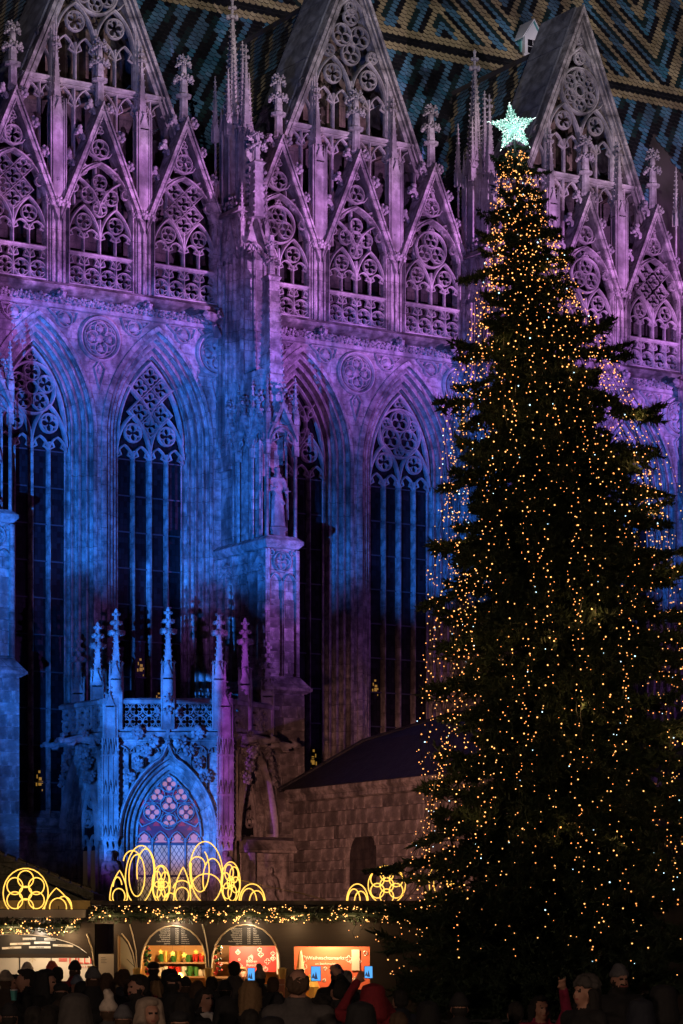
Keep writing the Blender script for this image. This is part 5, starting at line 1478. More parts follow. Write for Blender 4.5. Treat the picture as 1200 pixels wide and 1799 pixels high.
lamp('stall_lamp', (SX(305),.75,2.2), 105, (1,.56,.20), ST); lamp('stall_lamp', (SX(430),.55,2.2), 90, (1,.66,.36), ST); lamp('stall_lamp', (SX(580),.25,2.35), 110, (1,.60,.30), ST)
for x in (190,300,430,520,620): lamp('crowd_rim_light', (SX(x),-.42,SZ(1626)), 6.5, (1,.60,.28), ST, .03)  # added lights that give the crowd a warm rim from behind
for x in (290,420): lamp('board_lamp', (SX(x+20),-.16,SZ(1625)), 4.0, (1,.75,.5), ST, .02)
# left stall
SL = thing('market_stall', 'pale fronted market stall with white arched price strips at the left edge', 'market stall', (0, SD+.25, 0))
mb = MB()
hL = [(SX(-120),zc)]+[(SX(-120),SZ(1690))]+ellarch(SX(-120),SX(160),SZ(1700),SZ(1640),16)[1:-1]+[(SX(160),SZ(1700)),(SX(160),zc)]
v, fs = fillhole([(SX(-140),0),(SX(166),0),(SX(166),SZ(1611)),(SX(-140),SZ(1611))], [hL]); mb.add(v, fs); mb.box(SX(-140),SX(152),-.1,2.4,SZ(1612),SZ(1597)); mb.box(SX(164),SX(166),0,2.4,0,SZ(1611)); mb.build('front', 'board', SL)
mb = MB(); mb.box(SX(-140),SX(150),-.14,-.10,SZ(1612),SZ(1598)); mb.build('fascia', 'creamwall', SL)
q = MB(); q.tube([(SX(150),-.03,SZ(1640)),(SX(160),-.03,SZ(1668)),(SX(163),-.03,SZ(1697))], .014, 5); q.build('arch_rib','edge',SL); q = MB(); q.lathe([(.045,SZ(1728)),(.05,SZ(1715)),(.08,SZ(1697))],8,SX(160),-.03); q.build('bracket','brass',SL)
pts = [p for p in hL if p[1] > SZ(1676)]
q = MB(); q.prism([(pts[0][0],SZ(1680))]+[(a,z-.015) for a,z in pts]+[(pts[-1][0]+.04,SZ(1680))], .10, .13); bo = q.build('menu_board','blackboard',SL)
q = MB(); q.box(SX(-130),SX(152),.06,.14,SZ(1683),SZ(1676)); q.build('shelf_edge','board',SL)
WORDS = ['Feuerzangenbowle','Kirschpunsch','Eierlikör','Lebkuchen','Mandeln','Maroni heiß','Zimtschnecken']
for i,(x,y,w) in enumerate(((47,1649,23),(84,1650,20),(31,1658,36),(70,1656,28),(16,1665,34),(66,1664,38),(107,1661,36))):
    q = MB(); q.box(-w*SK/2,w*SK/2,0,.01,-.018,.018); so = q.build('price_strip','paper',bo,loc=(SX(x),.085,SZ(y))); so.rotation_euler=(0,radians((x-65)*.06),0)
    text('strip_text', WORDS[i], .028, 'blackboard', so, (0,-.003,-.010))
mb = MB(); mb.box(SX(-120),SX(158),1.3,1.34,0,SZ(1640)); ip = mb.build('back_panel','creamwall',SL)
for x in (15,72): q = MB(); q.box(SX(x)-.008,SX(x)+.008,1.285,1.3,zc,SZ(1640)); q.build('panel_joint','blackboard',ip)
text('stall_lettering','LILLE',.20,'redprint',ip,(SX(128),1.27,SZ(1693))); 
for i in range(3): q = MB(); q.box(SX(86),SX(101),1.285,1.295,SZ(1684+i*2.2)-.006,SZ(1684+i*2.2)+.006); q.build('stripe','redprint',ip)
text('small_print','Punsch & Maroni',.045,'redprint',ip,(SX(135),1.27,SZ(1700))); text('snow_motif','*',.30,'edge',ip,(SX(38),1.29,SZ(1700)))
mb = MB(); mb.box(SX(-120),SX(160),-.2,.3,zc-.05,zc); mb.build('counter','counter',SL)
lamp('crowd_rim_light',(SX(20),-.3,SZ(1643)),8,(1,.62,.30),SL,.03); lamp('crowd_rim_light',(SX(120),-.3,SZ(1643)),8,(1,.62,.30),SL,.03); lamp('stall_lamp',(SX(60),.6,2.15),30,(1,.72,.45),SL); lamp('stall_lamp',(SX(140),.7,2.1),18,(1,.72,.45),SL); lamp('board_lamp',(SX(68),-.12,SZ(1639)),5,(1,.85,.65),SL,.02)  # the pair under this roof edge is added rim light too
# white notice board between the stalls
o = thing('notice_board', 'white poster board standing between the two stalls', 'notice board', (SX(187),SD+.15,0)); q = MB(); q.box(-.14,.14,0,.03,SZ(1745),SZ(1676)); q.build('panel','creamwall',o); q = MB(); q.box(-.02,.02,.03,.06,0,SZ(1676)); q.build('post','board',o)
for i in range(4): q = MB(); q.box(-.10,-.10+.07+.02*(i%2),-.004,.0,SZ(1682+i*3)-.006,SZ(1682+i*3)); q.build('print_line','blackboard',o)
o = thing('service_door', 'grey metal cabinet door between the stalls', 'door', (SX(221),SD+.9,0)); q = MB(); q.box(-.16,.16,0,.05,0,SZ(1640)); q.build('leaf', mat('grey_metal',(.30,.31,.32),.5,.3), o); q = MB(); q.tube([(.1,-.03,1.5),(.1,-.03,1.75),(-.05,-.03,1.9)],.008,5); q.build('handle','lead',o)

# ---- garlands with bulbs
def garland(label, x0, x1, ytop, ybot, yoff, n, seed):
    rr = random.Random(seed); G = thing('fir_garland', label, 'garland', (0, SD+yoff, 0)); mb = MB(); bl = [MB(), MB()]
    L = SX(x1)-SX(x0); zc_, hh = (SZ(ytop)+SZ(ybot))/2, (SZ(ytop)-SZ(ybot))/2
    for i in range(int(L*420)):
        x = SX(x0)+rr.random()*L; q = rr.random()*2*pi; r = rr.random()**.6*hh; c = Vector((x, r*.55*sin(q), zc_+r*cos(q)))
        d = Vector((rr.uniform(-1,1), rr.uniform(-1,.5), rr.uniform(-1,1))).normalized(); l = rr.uniform(.05,.11); s_ = d.cross(Vector((rr.uniform(-1,1),rr.uniform(-1,1),rr.uniform(-1,1)))).normalized()*l*.16
        mb.add([tuple(c-d*l/2-s_), tuple(c-d*l/2+s_), tuple(c+d*l/2)], [(0,1,2)])
    for i in range(n):
        x = SX(x0)+rr.random()*L; q = rr.uniform(-.4,2.9)+pi*.0; z = zc_+rr.uniform(-1,1)*hh; bl[0].ico((x, -hh*.62+rr.uniform(-.02,.06), z), rr.uniform(.007,.015))
        for _ in range(2 if rr.random()<.4 else 0): bl[0].ico((x+rr.uniform(-.05,.05), -hh*.6, z+rr.uniform(-.04,.04)), .008)
    mb.tube([(SX(x0),0,zc_),(SX(x1),0,zc_)], hh*.35, 8); mb.build('fir_sprigs','fir',G,kind='stuff'); bl[0].build('bulbs','bulb',G,kind='stuff')
garland('fir garland with warm bulbs along the long stall roof edge', 160, 800, 1592, 1622, -.22, 170, 21)
garland('short fir garland with warm bulbs above the left stall arch', -130, 140, 1613, 1640, .05, 75, 22)

# ---- rope light figures standing on the stall roofs
def ep(cx, cy, rx, ry, a0=0, a1=360, n=26, tilt=0):
    return [(cx+rx*cos(radians(a0+(a1-a0)*i/n))+tilt*ry*sin(radians(a0+(a1-a0)*i/n)), cy-ry*sin(radians(a0+(a1-a0)*i/n))) for i in range(n+1)]
def leafshape(x0, x1, yb, yt, n=12, lean=0):
    c = (x0+x1)/2; w = (x1-x0)/2; out = []
    for i in range(n+1): t = i/n; out.append((c-w*cos(pi/2*t)**.9+lean*t, yb-(yb-yt)*(t**.85)))
    right = [(2*c-x+2*lean*(i/n), y) for i,(x,y) in enumerate(out)][::-1]
    return out+right[1:]+[(c+w*.6,yb+4),(c,yb+6),(c-w*.6,yb+4),out[0]]
def rope(label, curves, yoff):
    o = thing('rope_light_figure', label, 'light figure', (0, SD+yoff, 0), 0, 'rope light figures on the stall roofs'); m = MB()
    for c in curves: m.tube([(SX(x), R.uniform(-.006,.006), SZ(y)) for x, y in c], .0098, 6)
    m.build('light_tube', 'rope', o); fr = MB(); xs = [x for c in curves for x,y in c]; ys = [y for c in curves for x,y in c]
    fr.tube([(SX((min(xs)+max(xs))/2),.03,SZ(max(ys)+3)),(SX((min(xs)+max(xs))/2),.03,SZ(min(ys)*.4+max(ys)*.6))],.008,5); fr.build('stay','wire',o); return o
rope('small leaf shaped yellow rope light at the left end of the long roof', [leafshape(190,221,1580,1528,12,2), ep(206,1574,11,14), ep(204,1560,8,20,20,170)], .3)
rope('tall oval rope light with two inner loops, second from the left on the long roof', [ep(243,1536,25,52,0,360,34,.06), ep(238,1537,14,37), ep(254,1530,16,40,-60,200), ep(230,1515,16,22,20,170)], .3)
rope('narrow wheel rope light between the two tall ovals', [ep(281,1553,16,34), ep(281,1553,5,11)]+[ep(281+8*cos(q),1553+18*sin(q),7,14) for q in (.5,1.57,2.6,3.7,4.71,5.8)], .28)
rope('pointed leaf rope light right of the narrow wheel', [leafshape(303,333,1583,1522,12,2), ep(318,1572,12,14), ep(318,1562,16,16,10,170), ep(297,1580,10,12,0,180)], .3)
rope('tallest oval rope light with crossing loops in front of the porch window', [ep(361,1532,29,55,0,360,36,-.04), ep(350,1528,16,38,-200,60), ep(372,1545,17,38,-30,210), ep(361,1560,27,26,0,180), ep(345,1520,14,16,0,190)], .28)
rope('oval wheel rope light right of the tallest oval', [ep(404,1550,17,37), ep(404,1550,6,11)]+[ep(404+9*cos(q),1550+19*sin(q),7.5,14) for q in (.2,1.25,2.3,3.35,4.4,5.45)], .26)
rope('low half round rope light fan at the foot of the cable', [ep(442,1584,23,32,0,180), ep(436,1584,14,24,0,180), ep(450,1584,13,20,0,180)], .3)
rope('round six petalled rope light wheel on the left stall roof', [ep(40,1568,40,44)]+[ep(40,1568,11,12)]+[ep(40+22*cos(q),1568+25*sin(q),14,15) for q in [pi/6+i*pi/3 for i in range(6)]], .4)
rope('small three cornered rope light beside the wheel on the left stall roof', [leafshape(74,124,1606,1559,12,-4), ep(98,1594,15,17), ep(108,1592,14,18,-100,120)], .35)
rope('low rope light fan left of the chapel window bars', [ep(628,1583,19,31,0,180), ep(622,1583,11,22,0,180), ep(634,1583,11,18,0,180)], .3)
rope('rope light rings half hidden by the tree branches', [ep(680,1554,33,34), ep(680,1554,12,13)]+[ep(680+19*cos(q),1554+20*sin(q),12,13) for q in [pi/6+i*pi/3 for i in range(6)]], .28)
rope('rope light oval behind the tree at the end of the roof', [ep(775,1550,20,36), ep(775,1550,12,24), ep(798,1570,16,18)], .3)
o = thing('overhead_cable', 'thin pale cable sagging from the porch to the chapel', 'cable', (0,0,0)); q = MB(); q.tube([(SX(400),SD+.4,SZ(1540)),(SX(470),SD+.6,SZ(1556)),(SX(530),SD+.8,SZ(1568)),(SX(590),SD+1.0,SZ(1584))],.008,5); q.build('strand','edge',o)
# ================================================================== christmas tree
TD = 40.0; TK = TD/FPX
def TX(x): return (x-600)*TK
def TZ(y): return CAM_Z+(1690-y)*TK
AX = [(240,905),(300,907),(500,927),(700,956),(900,980),(1100,990),(1300,990),(1500,978),(1690,955),(1850,955)]
RW = [(255,10),(300,26),(350,40),(420,58),(500,80),(600,118),(700,156),(800,190),(900,208),(1000,218),(1100,226),(1300,238),(1450,246),(1560,280),(1630,345),(1700,320),(1800,280)]
def interp(tab, y):
    if y <= tab[0][0]: return tab[0][1]
    for (a, b), (c, d) in zip(tab, tab[1:]):
        if y <= c: return b+(d-b)*(y-a)/(c-a)
    return tab[-1][1]
M['bark'] = mat('fir_bark', (.05,.038,.028), .9)
def f(t, b):
    g = t.new('ShaderNodeNewGeometry').outputs['Random Per Island']
    t.ln(t.mixc(g, (.018,.036,.018), (.045,.075,.034)), b.inputs['Base Color'])
M['needle'] = mat('dark_fir_needles', rough=.65, build=f)
rt = random.Random(77)
TREE = thing('christmas_tree', 'tall dark fir christmas tree hung with strings of warm lights', 'christmas tree', (TX(955), TD, 0))
X0 = TX(955)
mb = MB(); ys = list(range(250, 1700, 80)); pts = [(TX(interp(AX,y))-X0, 0, TZ(y)) for y in ys][::-1]; pts = [(0,0,0)]+pts
mb.tube(pts, [.20]+[.19*(1-i/len(ys))+.015 for i in range(len(ys))], 9); mb.build('trunk', 'bark', TREE)
mb = MB(); mb.box(-1.0,1.0,-1.0,1.0,0,.5); mb.box(-.9,.9,-.9,.9,.5,.58); mb.build('tree_stand', 'board', TREE)
def make_branch(seed, dens=1.0):
    """branch of unit length along +x, flat spray of twigs with needles; returns verts (n,3), tris"""
    r = random.Random(seed); V, F = [], []
    def spike(a, b, w):
        k = len(V); d = (b-a); n = d.cross(Vector((r.uniform(-1,1),r.uniform(-1,1),r.uniform(-1,1))))
        n = n.normalized()*w if n.length > 1e-6 else Vector((0,0,w)); V.extend([a-n, a+n, b]); F.append((k,k+1,k+2))
    def twig(p, d, l, depth):
        steps = max(3, int(l*26)); up = Vector((0,0,1)); q = p.copy()
        for i in range(steps):
            t = i/steps; q2 = q+d*l/steps
            spike(q, q2+d*l/steps*.8, .011)
            for _ in range(int(3*dens)+1):
                s_ = Vector((r.uniform(-1,1),r.uniform(-1,1),r.uniform(-.5,.9))).normalized()
                nd = (d*.75+s_*.9).normalized(); spike(q+(q2-q)*r.random(), q+(q2-q)*r.random()+nd*r.uniform(.040,.066), .0098)
            if depth < 2 and i > 0 and r.random() < (.80 if depth == 0 else .32):
                for sg in (-1, 1):
                    if r.random() < .85:
                        sd = Vector((-d.y, d.x, 0)); sd = sd.normalized() if sd.length > .01 else Vector((0,1,0))
                        twig(q, (d*.72+sd*sg*.72+up*r.uniform(-.28,.22)).normalized(), (.34 if depth == 0 else .13)*(1-t*.72)*r.uniform(.7,1.15), depth+1)
            d = (d+up*(.035 if t > .55 else -.030)+Vector((r.uniform(-.05,.05),r.uniform(-.05,.05),r.uniform(-.03,.04)))).normalized(); q = q2
    twig(Vector((0,0,0)), Vector((1,0,-.03)).normalized(), 1.0, 0)
    return np.array([tuple(v) for v in V], np.float32), np.array(F, np.int32)
BR_ = [make_branch(i) for i in range(5)]
VV, FF, off, nb = [], [], 0, 0
y = 262.0
while y < 1790:
    wf = rt.uniform(.84,1.14); rw = interp(RW, y)*TK*wf; nbr = int(6+min(10, y/140)); ph = rt.random()*6.28
    for i in range(nbr):
        az = ph+2*pi*i/nbr+rt.uniform(-.22,.22)
        L = rw*rt.uniform(.56,1.20)*(1.0 if cos(az) < .3 else 1.04)
        L *= 1+.12*sin(az*3+y*.013)+.08*sin(az*5-y*.021)
        if rt.random() < .10: L *= 1.22
        pit = radians(rt.uniform(14,36)) if y < 620 else radians(rt.uniform(-6,22) if y < 900 else rt.uniform(-16,16)); 
        if y < 330: pit = radians(rt.uniform(35,60)); L *= 1.0
        Lr = L/max(.5, cos(pit))
        v, f_ = BR_[rt.randrange(5)]
        sc = Matrix.Diagonal((Lr, min(Lr,1.5)*rt.uniform(.75,1.15)+.12, (min(Lr,1.3)+.15)*rt.uniform(1.2,2.0)))
        m = Matrix.Rotation(az, 3, 'Z') @ Matrix.Rotation(-pit, 3, 'Y') @ Matrix.Rotation(rt.uniform(-.5,.5), 3, 'X') @ sc
        P = v @ np.array(m).T + np.array((TX(interp(AX,y))-X0, 0, TZ(y)-sin(pit)*Lr*.42*(1 if y > 330 else .2)+rt.uniform(-.06,.06)), np.float32)
        VV.append(P); FF.append(f_+off); off += len(v); nb += 1
    y += 20+ y*.0125
VV = np.concatenate(VV); FF = np.concatenate(FF)
me = bpy.data.meshes.new('crown'); me.vertices.add(len(VV)); me.vertices.foreach_set('co', VV.ravel().astype(np.float32)); me.loops.add(FF.size); me.loops.foreach_set('vertex_index', FF.ravel().astype(np.int32))
me.polygons.add(len(FF)); me.polygons.foreach_set('loop_start', np.arange(0, FF.size, 3, dtype=np.int32)); me.update(calc_edges=True); me.materials.append(M['needle'])
co = bpy.data.objects.new('crown', me); COL.objects.link(co); co.parent = TREE
print('TREE branches', nb, 'tris', len(FF))
# ---- strings of lights
NS = 64
for i in range(NS):
    az = 2*pi*(i+.5)/NS+rt.uniform(-.04,.04)
    wire, bl = MB(), [MB(), MB(), MB()]
    y = 272.0; pts = []; fac = rt.uniform(.80,1.04); y1 = rt.uniform(1520,1740); sway = 0
    while y < y1:
        sway = sway*.93+rt.uniform(-.025,.025)
        rr = interp(RW, y)*TK*min(fac+.10*sin(y*.011+i), 1.06)
        if y > 1480 and i % 2: rr = min(rr, interp(RW,1480)*TK*fac)
        x, yy, z = TX(interp(AX,y))-X0+rr*cos(az+sway), rr*sin(az+sway), TZ(y)
        pts.append((x, yy, z))
        prob = .60 if y < 420 else (.78 if y < 1350 else .60)
        if cos(az) > .45 and y > 1000: prob *= .55
        if rt.random() < prob:
            q = rt.random(); k = 1 if q > .965 else (2 if q < .40 else 0)
            bl[k].ico((x+rt.uniform(-.07,.07), yy+rt.uniform(-.07,.07), z+rt.uniform(-.04,.04)), rt.choice((.0055,.0065,.0075,.0085,.0095,.012)))
        y += rt.uniform(7,14)
    S_ = thing('light_string', 'string of warm fairy lights hanging down the christmas tree', 'light string', (X0, TD, 0), 0, 'fairy light strings on the tree')
    wire.tube(pts, .0035, 3); wire.build('cable', 'wire', S_)
    for j in range(1):
        p = pts[int(len(pts)*rt.uniform(.12,.95))]; k_ = 1.03; lamp('bulb_glow', (p[0]*k_, p[1]*k_, p[2]), 1.3, (1,.52,.18), S_, .05)
    for b_, m_ in zip(bl, ('bulb','bulbw','bulbo')):
        if b_.v: b_.build('bulbs', m_, S_, kind='stuff')
# ---- star
STAR = thing('tree_star', 'white glowing five pointed star of lights on the tree top', 'star', (TX(900), TD-.1, TZ(228)))
STAR.rotation_euler = (0, radians(-8), radians(12))
M['star'] = mat('star_leds', (.8,1,.95), .4, emit=(.80,1.0,.94), es=3.2); M['starf'] = mat('star_frost', (.7,.85,.8), .5, emit=(.20,.62,.54), es=.32)
def starpt(k, r0=.33, r1=.15): q = pi/2+pi/5*k; r = r0 if k % 2 == 0 else r1; return (r*cos(q), r*sin(q))
mb = MB(); P = [starpt(k) for k in range(10)]
mb.tube([(a,0,z) for a,z in P], .012, 5, True)
for k in range(10): mb.tube([(P[k][0],0,P[k][1]),(0,-.07,0)], .008, 4); mb.tube([(P[k][0],0,P[k][1]),(0,.07,0)], .008, 4)
for k in range(10):
    for u in (.25,.5,.75):
        a_, z_ = P[k][0]*(1-u)+P[(k+1)%10][0]*u, P[k][1]*(1-u)+P[(k+1)%10][1]*u; mb.tube([(a_,0,z_),(a_*.3,-.05,z_*.3)], .006, 4); mb.tube([(a_*1.0,0,z_),(a_*1.16+rt.uniform(-.01,.01),-.01,z_*1.16)], .006, 4)
mb.build('star_frame', 'starf', STAR)
mb = MB()
for i in range(380):
    k = rt.randrange(10); u = rt.random(); a = P[k][0]*(1-u)+P[(k+1)%10][0]*u; z = P[k][1]*(1-u)+P[(k+1)%10][1]*u
    t = rt.random()**.45*1.06; mb.oct((a*t+rt.uniform(-.012,.012), rt.choice((-1,1))*(.065*(1-min(t,1))+.015), z*t+rt.uniform(-.012,.012)), rt.uniform(.003,.0065))
for k in range(0,10):
    for i in range(14):
        a, z = P[k]; u = rt.uniform(.7,1.18); d = Vector((a*u, rt.uniform(-.03,.03), z*u)); mb.oct(d, .006)
mb.build('bulbs', 'star', STAR, kind='stuff')
mb = MB(); mb.tube([(0,.02,-.35),(0,.02,-.05)], .02, 6)
for q in (-.5,-.2,.25,.55): mb.tube([(0,.02,-.42),(q*.5,0,-.2+abs(q)*.1)], .006, 4)
mb.build('mount', 'lead', STAR)
lamp('star_light', (0,-.25,-.05), 5, (.55,1,.86), STAR, .2)
# ================================================================== people
M['skin'] = mat('skin', (.40,.21,.145), .6); M['skin2'] = mat('skin_tanned', (.40,.22,.145), .55)
for n, c in dict(coat_black=(.012,.012,.014), coat_navy=(.014,.017,.028), coat_grey=(.05,.05,.055), coat_brown=(.035,.024,.018), coat_red=(.22,.012,.022), coat_magenta=(.26,.014,.06), coat_tweed=(.06,.055,.055),
                 hair_black=(.012,.010,.009), hair_brown=(.055,.030,.016), hair_blond=(.20,.12,.055), hair_grey=(.22,.20,.19), hat_black=(.013,.013,.016), hat_grey=(.10,.10,.11), hat_cream=(.55,.48,.40), hat_coral=(.60,.10,.07), hat_blue=(.13,.16,.22), hat_purple=(.12,.09,.17),
                 fur=(.05,.045,.042), scarf_white=(.55,.52,.50), beige=(.28,.22,.17), dark=(.008,.006,.006), lips=(.30,.08,.07), trousers=(.02,.022,.03)).items():
    def f(t, b, c=c):
        oc = objcoord(t); n1 = t.noise(oc, 38, 3); n2 = t.noise(oc, 7, 3)
        t.ln(t.mixc(n1, tuple(x*.65 for x in c), tuple(min(1, x*1.35) for x in c)), b.inputs['Base Color']); bump(t, b, t.math('ADD', n2, t.math('MULTIPLY', n1, .4)), .5, .02)
    M[n] = mat(n, c, .85, build=f)
def person(label, x, ytop, d, coat='coat_black', yaw=0, hair='short:hair_black', skin='skin', arms='down', tilt=0, face=False, beard=False, female=False, extra=(), vox=None):
    """yaw 0 faces the camera, 180 turns the back; measured counter-clockwise from above"""
    X = (x-600)/FPX*d; top = CAM_Z+(1690-ytop)/FPX*d
    kind, hm = hair.split(':'); k = (top-(.035 if kind in ('beanie','hood','fur','pom') else .0))/1.755
    root = thing('person', label, 'person', (X, d, 0), radians(yaw)); T = Matrix.Scale(k, 4)
    F = Fig(); c = coat; sh = .17 if female else .19
    for sg in (-1,1):
        F.cap((sg*.09,0,.90),(sg*.10,-.01,.50),.10,.075,'trousers').cap((sg*.10,-.01,.50),(sg*.10,.02,.09),.07,.05,'trousers').cap((sg*.10,.03,.05),(sg*.10,-.13,.04),.048,.04,'dark')
    F.cap((0,.0,.78),(0,0,1.05),.20,.18,c).ell((0,.0,1.18),(.20,.145,.20),c).ell((0,.005,1.34),(sh+.03,.15,.14),c).cap((-sh,0,1.42),(sh,0,1.42),.085,.085,c).ell((0,.02,1.46),(.12,.10,.07),c)
    F.cap((0,.015,1.44),(0,-.005,1.56),.062,.056,skin)
    tl = Matrix.Rotation(radians(tilt), 3, 'X'); hc = Vector((0,0,1.58))
    def hp(p): return hc+tl @ (Vector(p)-hc)
    F.ell(hp((0,.012,1.660)),(.076,.096,.095),skin,tl).ell(hp((0,-.030,1.595)),(.056,.066,.072),skin,tl).ell(hp((0,-.055,1.560)),(.035,.038,.030),skin,tl)
    F.ell(hp((0,-.100,1.612)),(.013,.022,.026),skin,tl).ell(hp((0,-.078,1.668)),(.055,.022,.018),skin,tl)
    for sg in (-1,1): F.ell(hp((sg*.078,.012,1.625)),(.012,.022,.034),skin,tl).ell(hp((sg*.040,-.062,1.600)),(.026,.028,.026),skin,tl)
    if face:
        for sg in (-1,1): F.ell(hp((sg*.032,-.089,1.643)),(.0105,.006,.0055),'dark',tl).ell(hp((sg*.034,-.094,1.663)),(.018,.006,.004),'hair_black',tl)
        F.ell(hp((0,-.092,1.572)),(.022,.008,.007),'lips',tl)
    if beard:
        F.ell(hp((0,-.060,1.548)),(.056,.050,.040),'hair_black',tl).ell(hp((0,-.096,1.590)),(.030,.012,.009),'hair_black',tl)
        for sg in (-1,1): F.cap(hp((sg*.062,-.005,1.61)),hp((sg*.045,-.055,1.555)),.022,.024,'hair_black')
    if kind in ('beanie','pom','cap','fur'): F.ell(hp((0,.050,1.628)),(.080,.062,.060),'hair_brown' if int(x) % 3 else 'hair_black',tl)
    for j in range(9): q = -.3+j*(pi+.6)/8; F.cap((.085*cos(q),.02+.075*sin(q),1.46),(.080*cos(q),.02+.075*sin(q),1.535),.028,.022,c)
    # arms
    def hand(w, dr, m, point=False):
        w, dr = Vector(w), Vector(dr).normalized(); sd = dr.cross(Vector((0,1,0))); sd = sd.normalized() if sd.length > .1 else Vector((1,0,0))
        F.cap(w, w+dr*.07, .030, .036, m)
        for j in range(4):
            b = w+dr*.085+sd*(.030-.020*j); l = (.070,.078,.072,.056)[j]
            if point and j > 0: F.cap(b, b+dr*.03+Vector((0,-.02,0)), .0125, .012, m)
            else: F.cap(b, b+dr*l*(1.2 if point else .8)+Vector((0,-.012 if not point else 0,0)), .0125, .010, m)
        F.cap(w+dr*.03+sd*.035, w+dr*.06+sd*.065+Vector((0,-.02,0)), .014, .011, m)
    def arm(sg, el, wr, fingers=True, point=False):
        s0 = Vector((sg*(sh+.02),0,1.41)); F.cap(s0, el, .072, .062, c).cap(el, wr, .060, .046, c)
        dr = (Vector(wr)-Vector(el)).normalized()
        if fingers: hand(Vector(wr)+dr*.02, dr, skin, point)
    for sg in (-1,1):
        a = arms if isinstance(arms, str) else arms[0 if sg < 0 else 1]
        if a == 'down': arm(sg, (sg*(sh+.075),.02,1.14), (sg*(sh+.06),-.06,.90))
        elif a == 'fold': arm(sg, (sg*(sh+.07),.0,1.15), (sg*.07,-.22,1.20))
        elif a == 'phone': arm(sg, (sg*(sh+.10),-.18,1.34), (sg*(sh-.07),-.40,1.62))
        elif a == 'phonehi': arm(sg, (sg*(sh+.14),-.14,1.48), (sg*(sh-.04),-.34,1.78))
        elif a == 'point': arm(sg, (sg*(sh+.02),-.18,1.60), (sg*(sh-.10),-.36,1.82), True, True)
    F.job('body', None, root, (vox or (.0155 if d < 24 else (.0175 if d < 31 else .023)))*1.0, T, 2)
    # hair and headgear
    H = Fig()
    e = lambda p, r: H.ell(hp(p), r, hm, tl)
    if kind in ('short','bald','curly','long','ponytail','bob'):
        if kind == 'bald':
            e((0,.062,1.640),(.080,.050,.075)); e((-.064,.03,1.655),(.022,.060,.060)); e((.064,.03,1.655),(.022,.060,.060)); e((0,-.03,1.742),(.05,.04,.014))
        else:
            e((0,.030,1.680),(.086,.097,.090)); e((0,.055,1.63),(.082,.065,.075)); e((0,-.045,1.735),(.062,.050,.030))
        if kind == 'curly':
            rr = random.Random(int(x))
            for _ in range(34):
                q, p = rr.uniform(0,6.28), rr.uniform(-.5,1.3); e((.10*cos(q)*cos(p),.03+.11*sin(q)*cos(p),1.66+.11*sin(p)),(.035,.035,.035))
        if kind in ('long','bob'):
            zl = 1.30 if kind == 'long' else 1.50
            for j in range(11):
                q = -.35+j*(pi+.7)/10; p0 = hp((.082*cos(q),.025+.085*sin(q),1.66)); H.cap(p0, (.098*cos(q),.035+.10*sin(q),zl+.05*((j*7)%4)), .030, .018, hm)
            if kind == 'bob': e((0,-.075,1.705),(.062,.025,.028))
        if kind == 'ponytail': H.cap(hp((0,.10,1.68)),(0,.16,1.45),.035,.02,hm)
    elif kind in ('beanie','pom'):
        e((0,.018,1.705),(.084,.101,.080)); e((0,.024,1.755),(.060,.070,.048))
        for j in range(16): q = 2*pi*j/16; H.cap(hp((.081*cos(q),.016+.098*sin(q),1.672)), hp((.083*cos(q),.016+.100*sin(q),1.705)), .013, .013, hm)
        if kind == 'pom':
            rr = random.Random(4)
            for _ in range(16): e((rr.uniform(-.035,.035),.03+rr.uniform(-.035,.035),1.825+rr.uniform(-.03,.035)),(.026,.026,.026))
    elif kind == 'cap': e((0,.018,1.705),(.092,.105,.062)); e((0,-.10,1.685),(.07,.06,.012))
    elif kind in ('hood','scarfhood'):
        for j in range(13):
            q = -.55+j*(pi+1.1)/12; e((.088*cos(q),.03+.09*sin(q),1.66),(.038,.040,.105)); H.cap(hp((.09*cos(q),.03+.09*sin(q),1.62)), (.11*cos(q),.02+.11*sin(q),1.46), .045, .05, hm)
        e((0,.02,1.735),(.098,.105,.050))
    elif kind == 'fur':
        rr = random.Random(9)
        for _ in range(70): q, p = rr.uniform(0,6.28), rr.uniform(-.15,1.5); e((.088*cos(q)*cos(p),.015+.102*sin(q)*cos(p),1.70+.085*sin(p)),(.028,.028,.028))
        e((0,.015,1.72),(.085,.10,.075))
    H.job({'short':'hair','bald':'hair','curly':'hair','long':'hair','ponytail':'hair','bob':'hair','beanie':'beanie','pom':'bobble_hat','cap':'cap','hood':'hood','scarfhood':'hood','fur':'fur_hat'}[kind], None, root, .012, T, 2)
    for fn in extra: fn(root, k, T)
    return root
def scarf(m):
    def f(root, k, T):
        S = Fig()
        for j in range(14): q = 2*pi*j/14; q2 = 2*pi*(j+1)/14; S.cap((.085*cos(q),.01+.085*sin(q),1.475+.012*sin(3*q)),(.085*cos(q2),.01+.085*sin(q2),1.475+.012*sin(3*q2)),.036,.036,m)
        S.cap((.03,-.10,1.46),(.05,-.16,1.22),.04,.035,m); S.job('scarf', None, root, .014, T, 2)
    return f
def longhair(m):
    def f(root, k, T):
        S = Fig()
        for j in range(9): q = -.2+j*(pi+.4)/8; S.cap((.088*cos(q),.03+.09*sin(q),1.64),(.12*cos(q),.03+.11*sin(q),1.30),.034,.026,m)
        S.job('hair', None, root, .013, T, 2)
    return f
M['screen'] = mat('phone_screen', (.02,.05,.1), .2, emit=(.10,.42,.95), es=1.15); M['case'] = mat('phone_case', (.01,.01,.012), .4)
M['scr_tree'] = mat('phone_tree', (.02,.02,.02), .3, emit=(.03,.05,.12), es=.8)
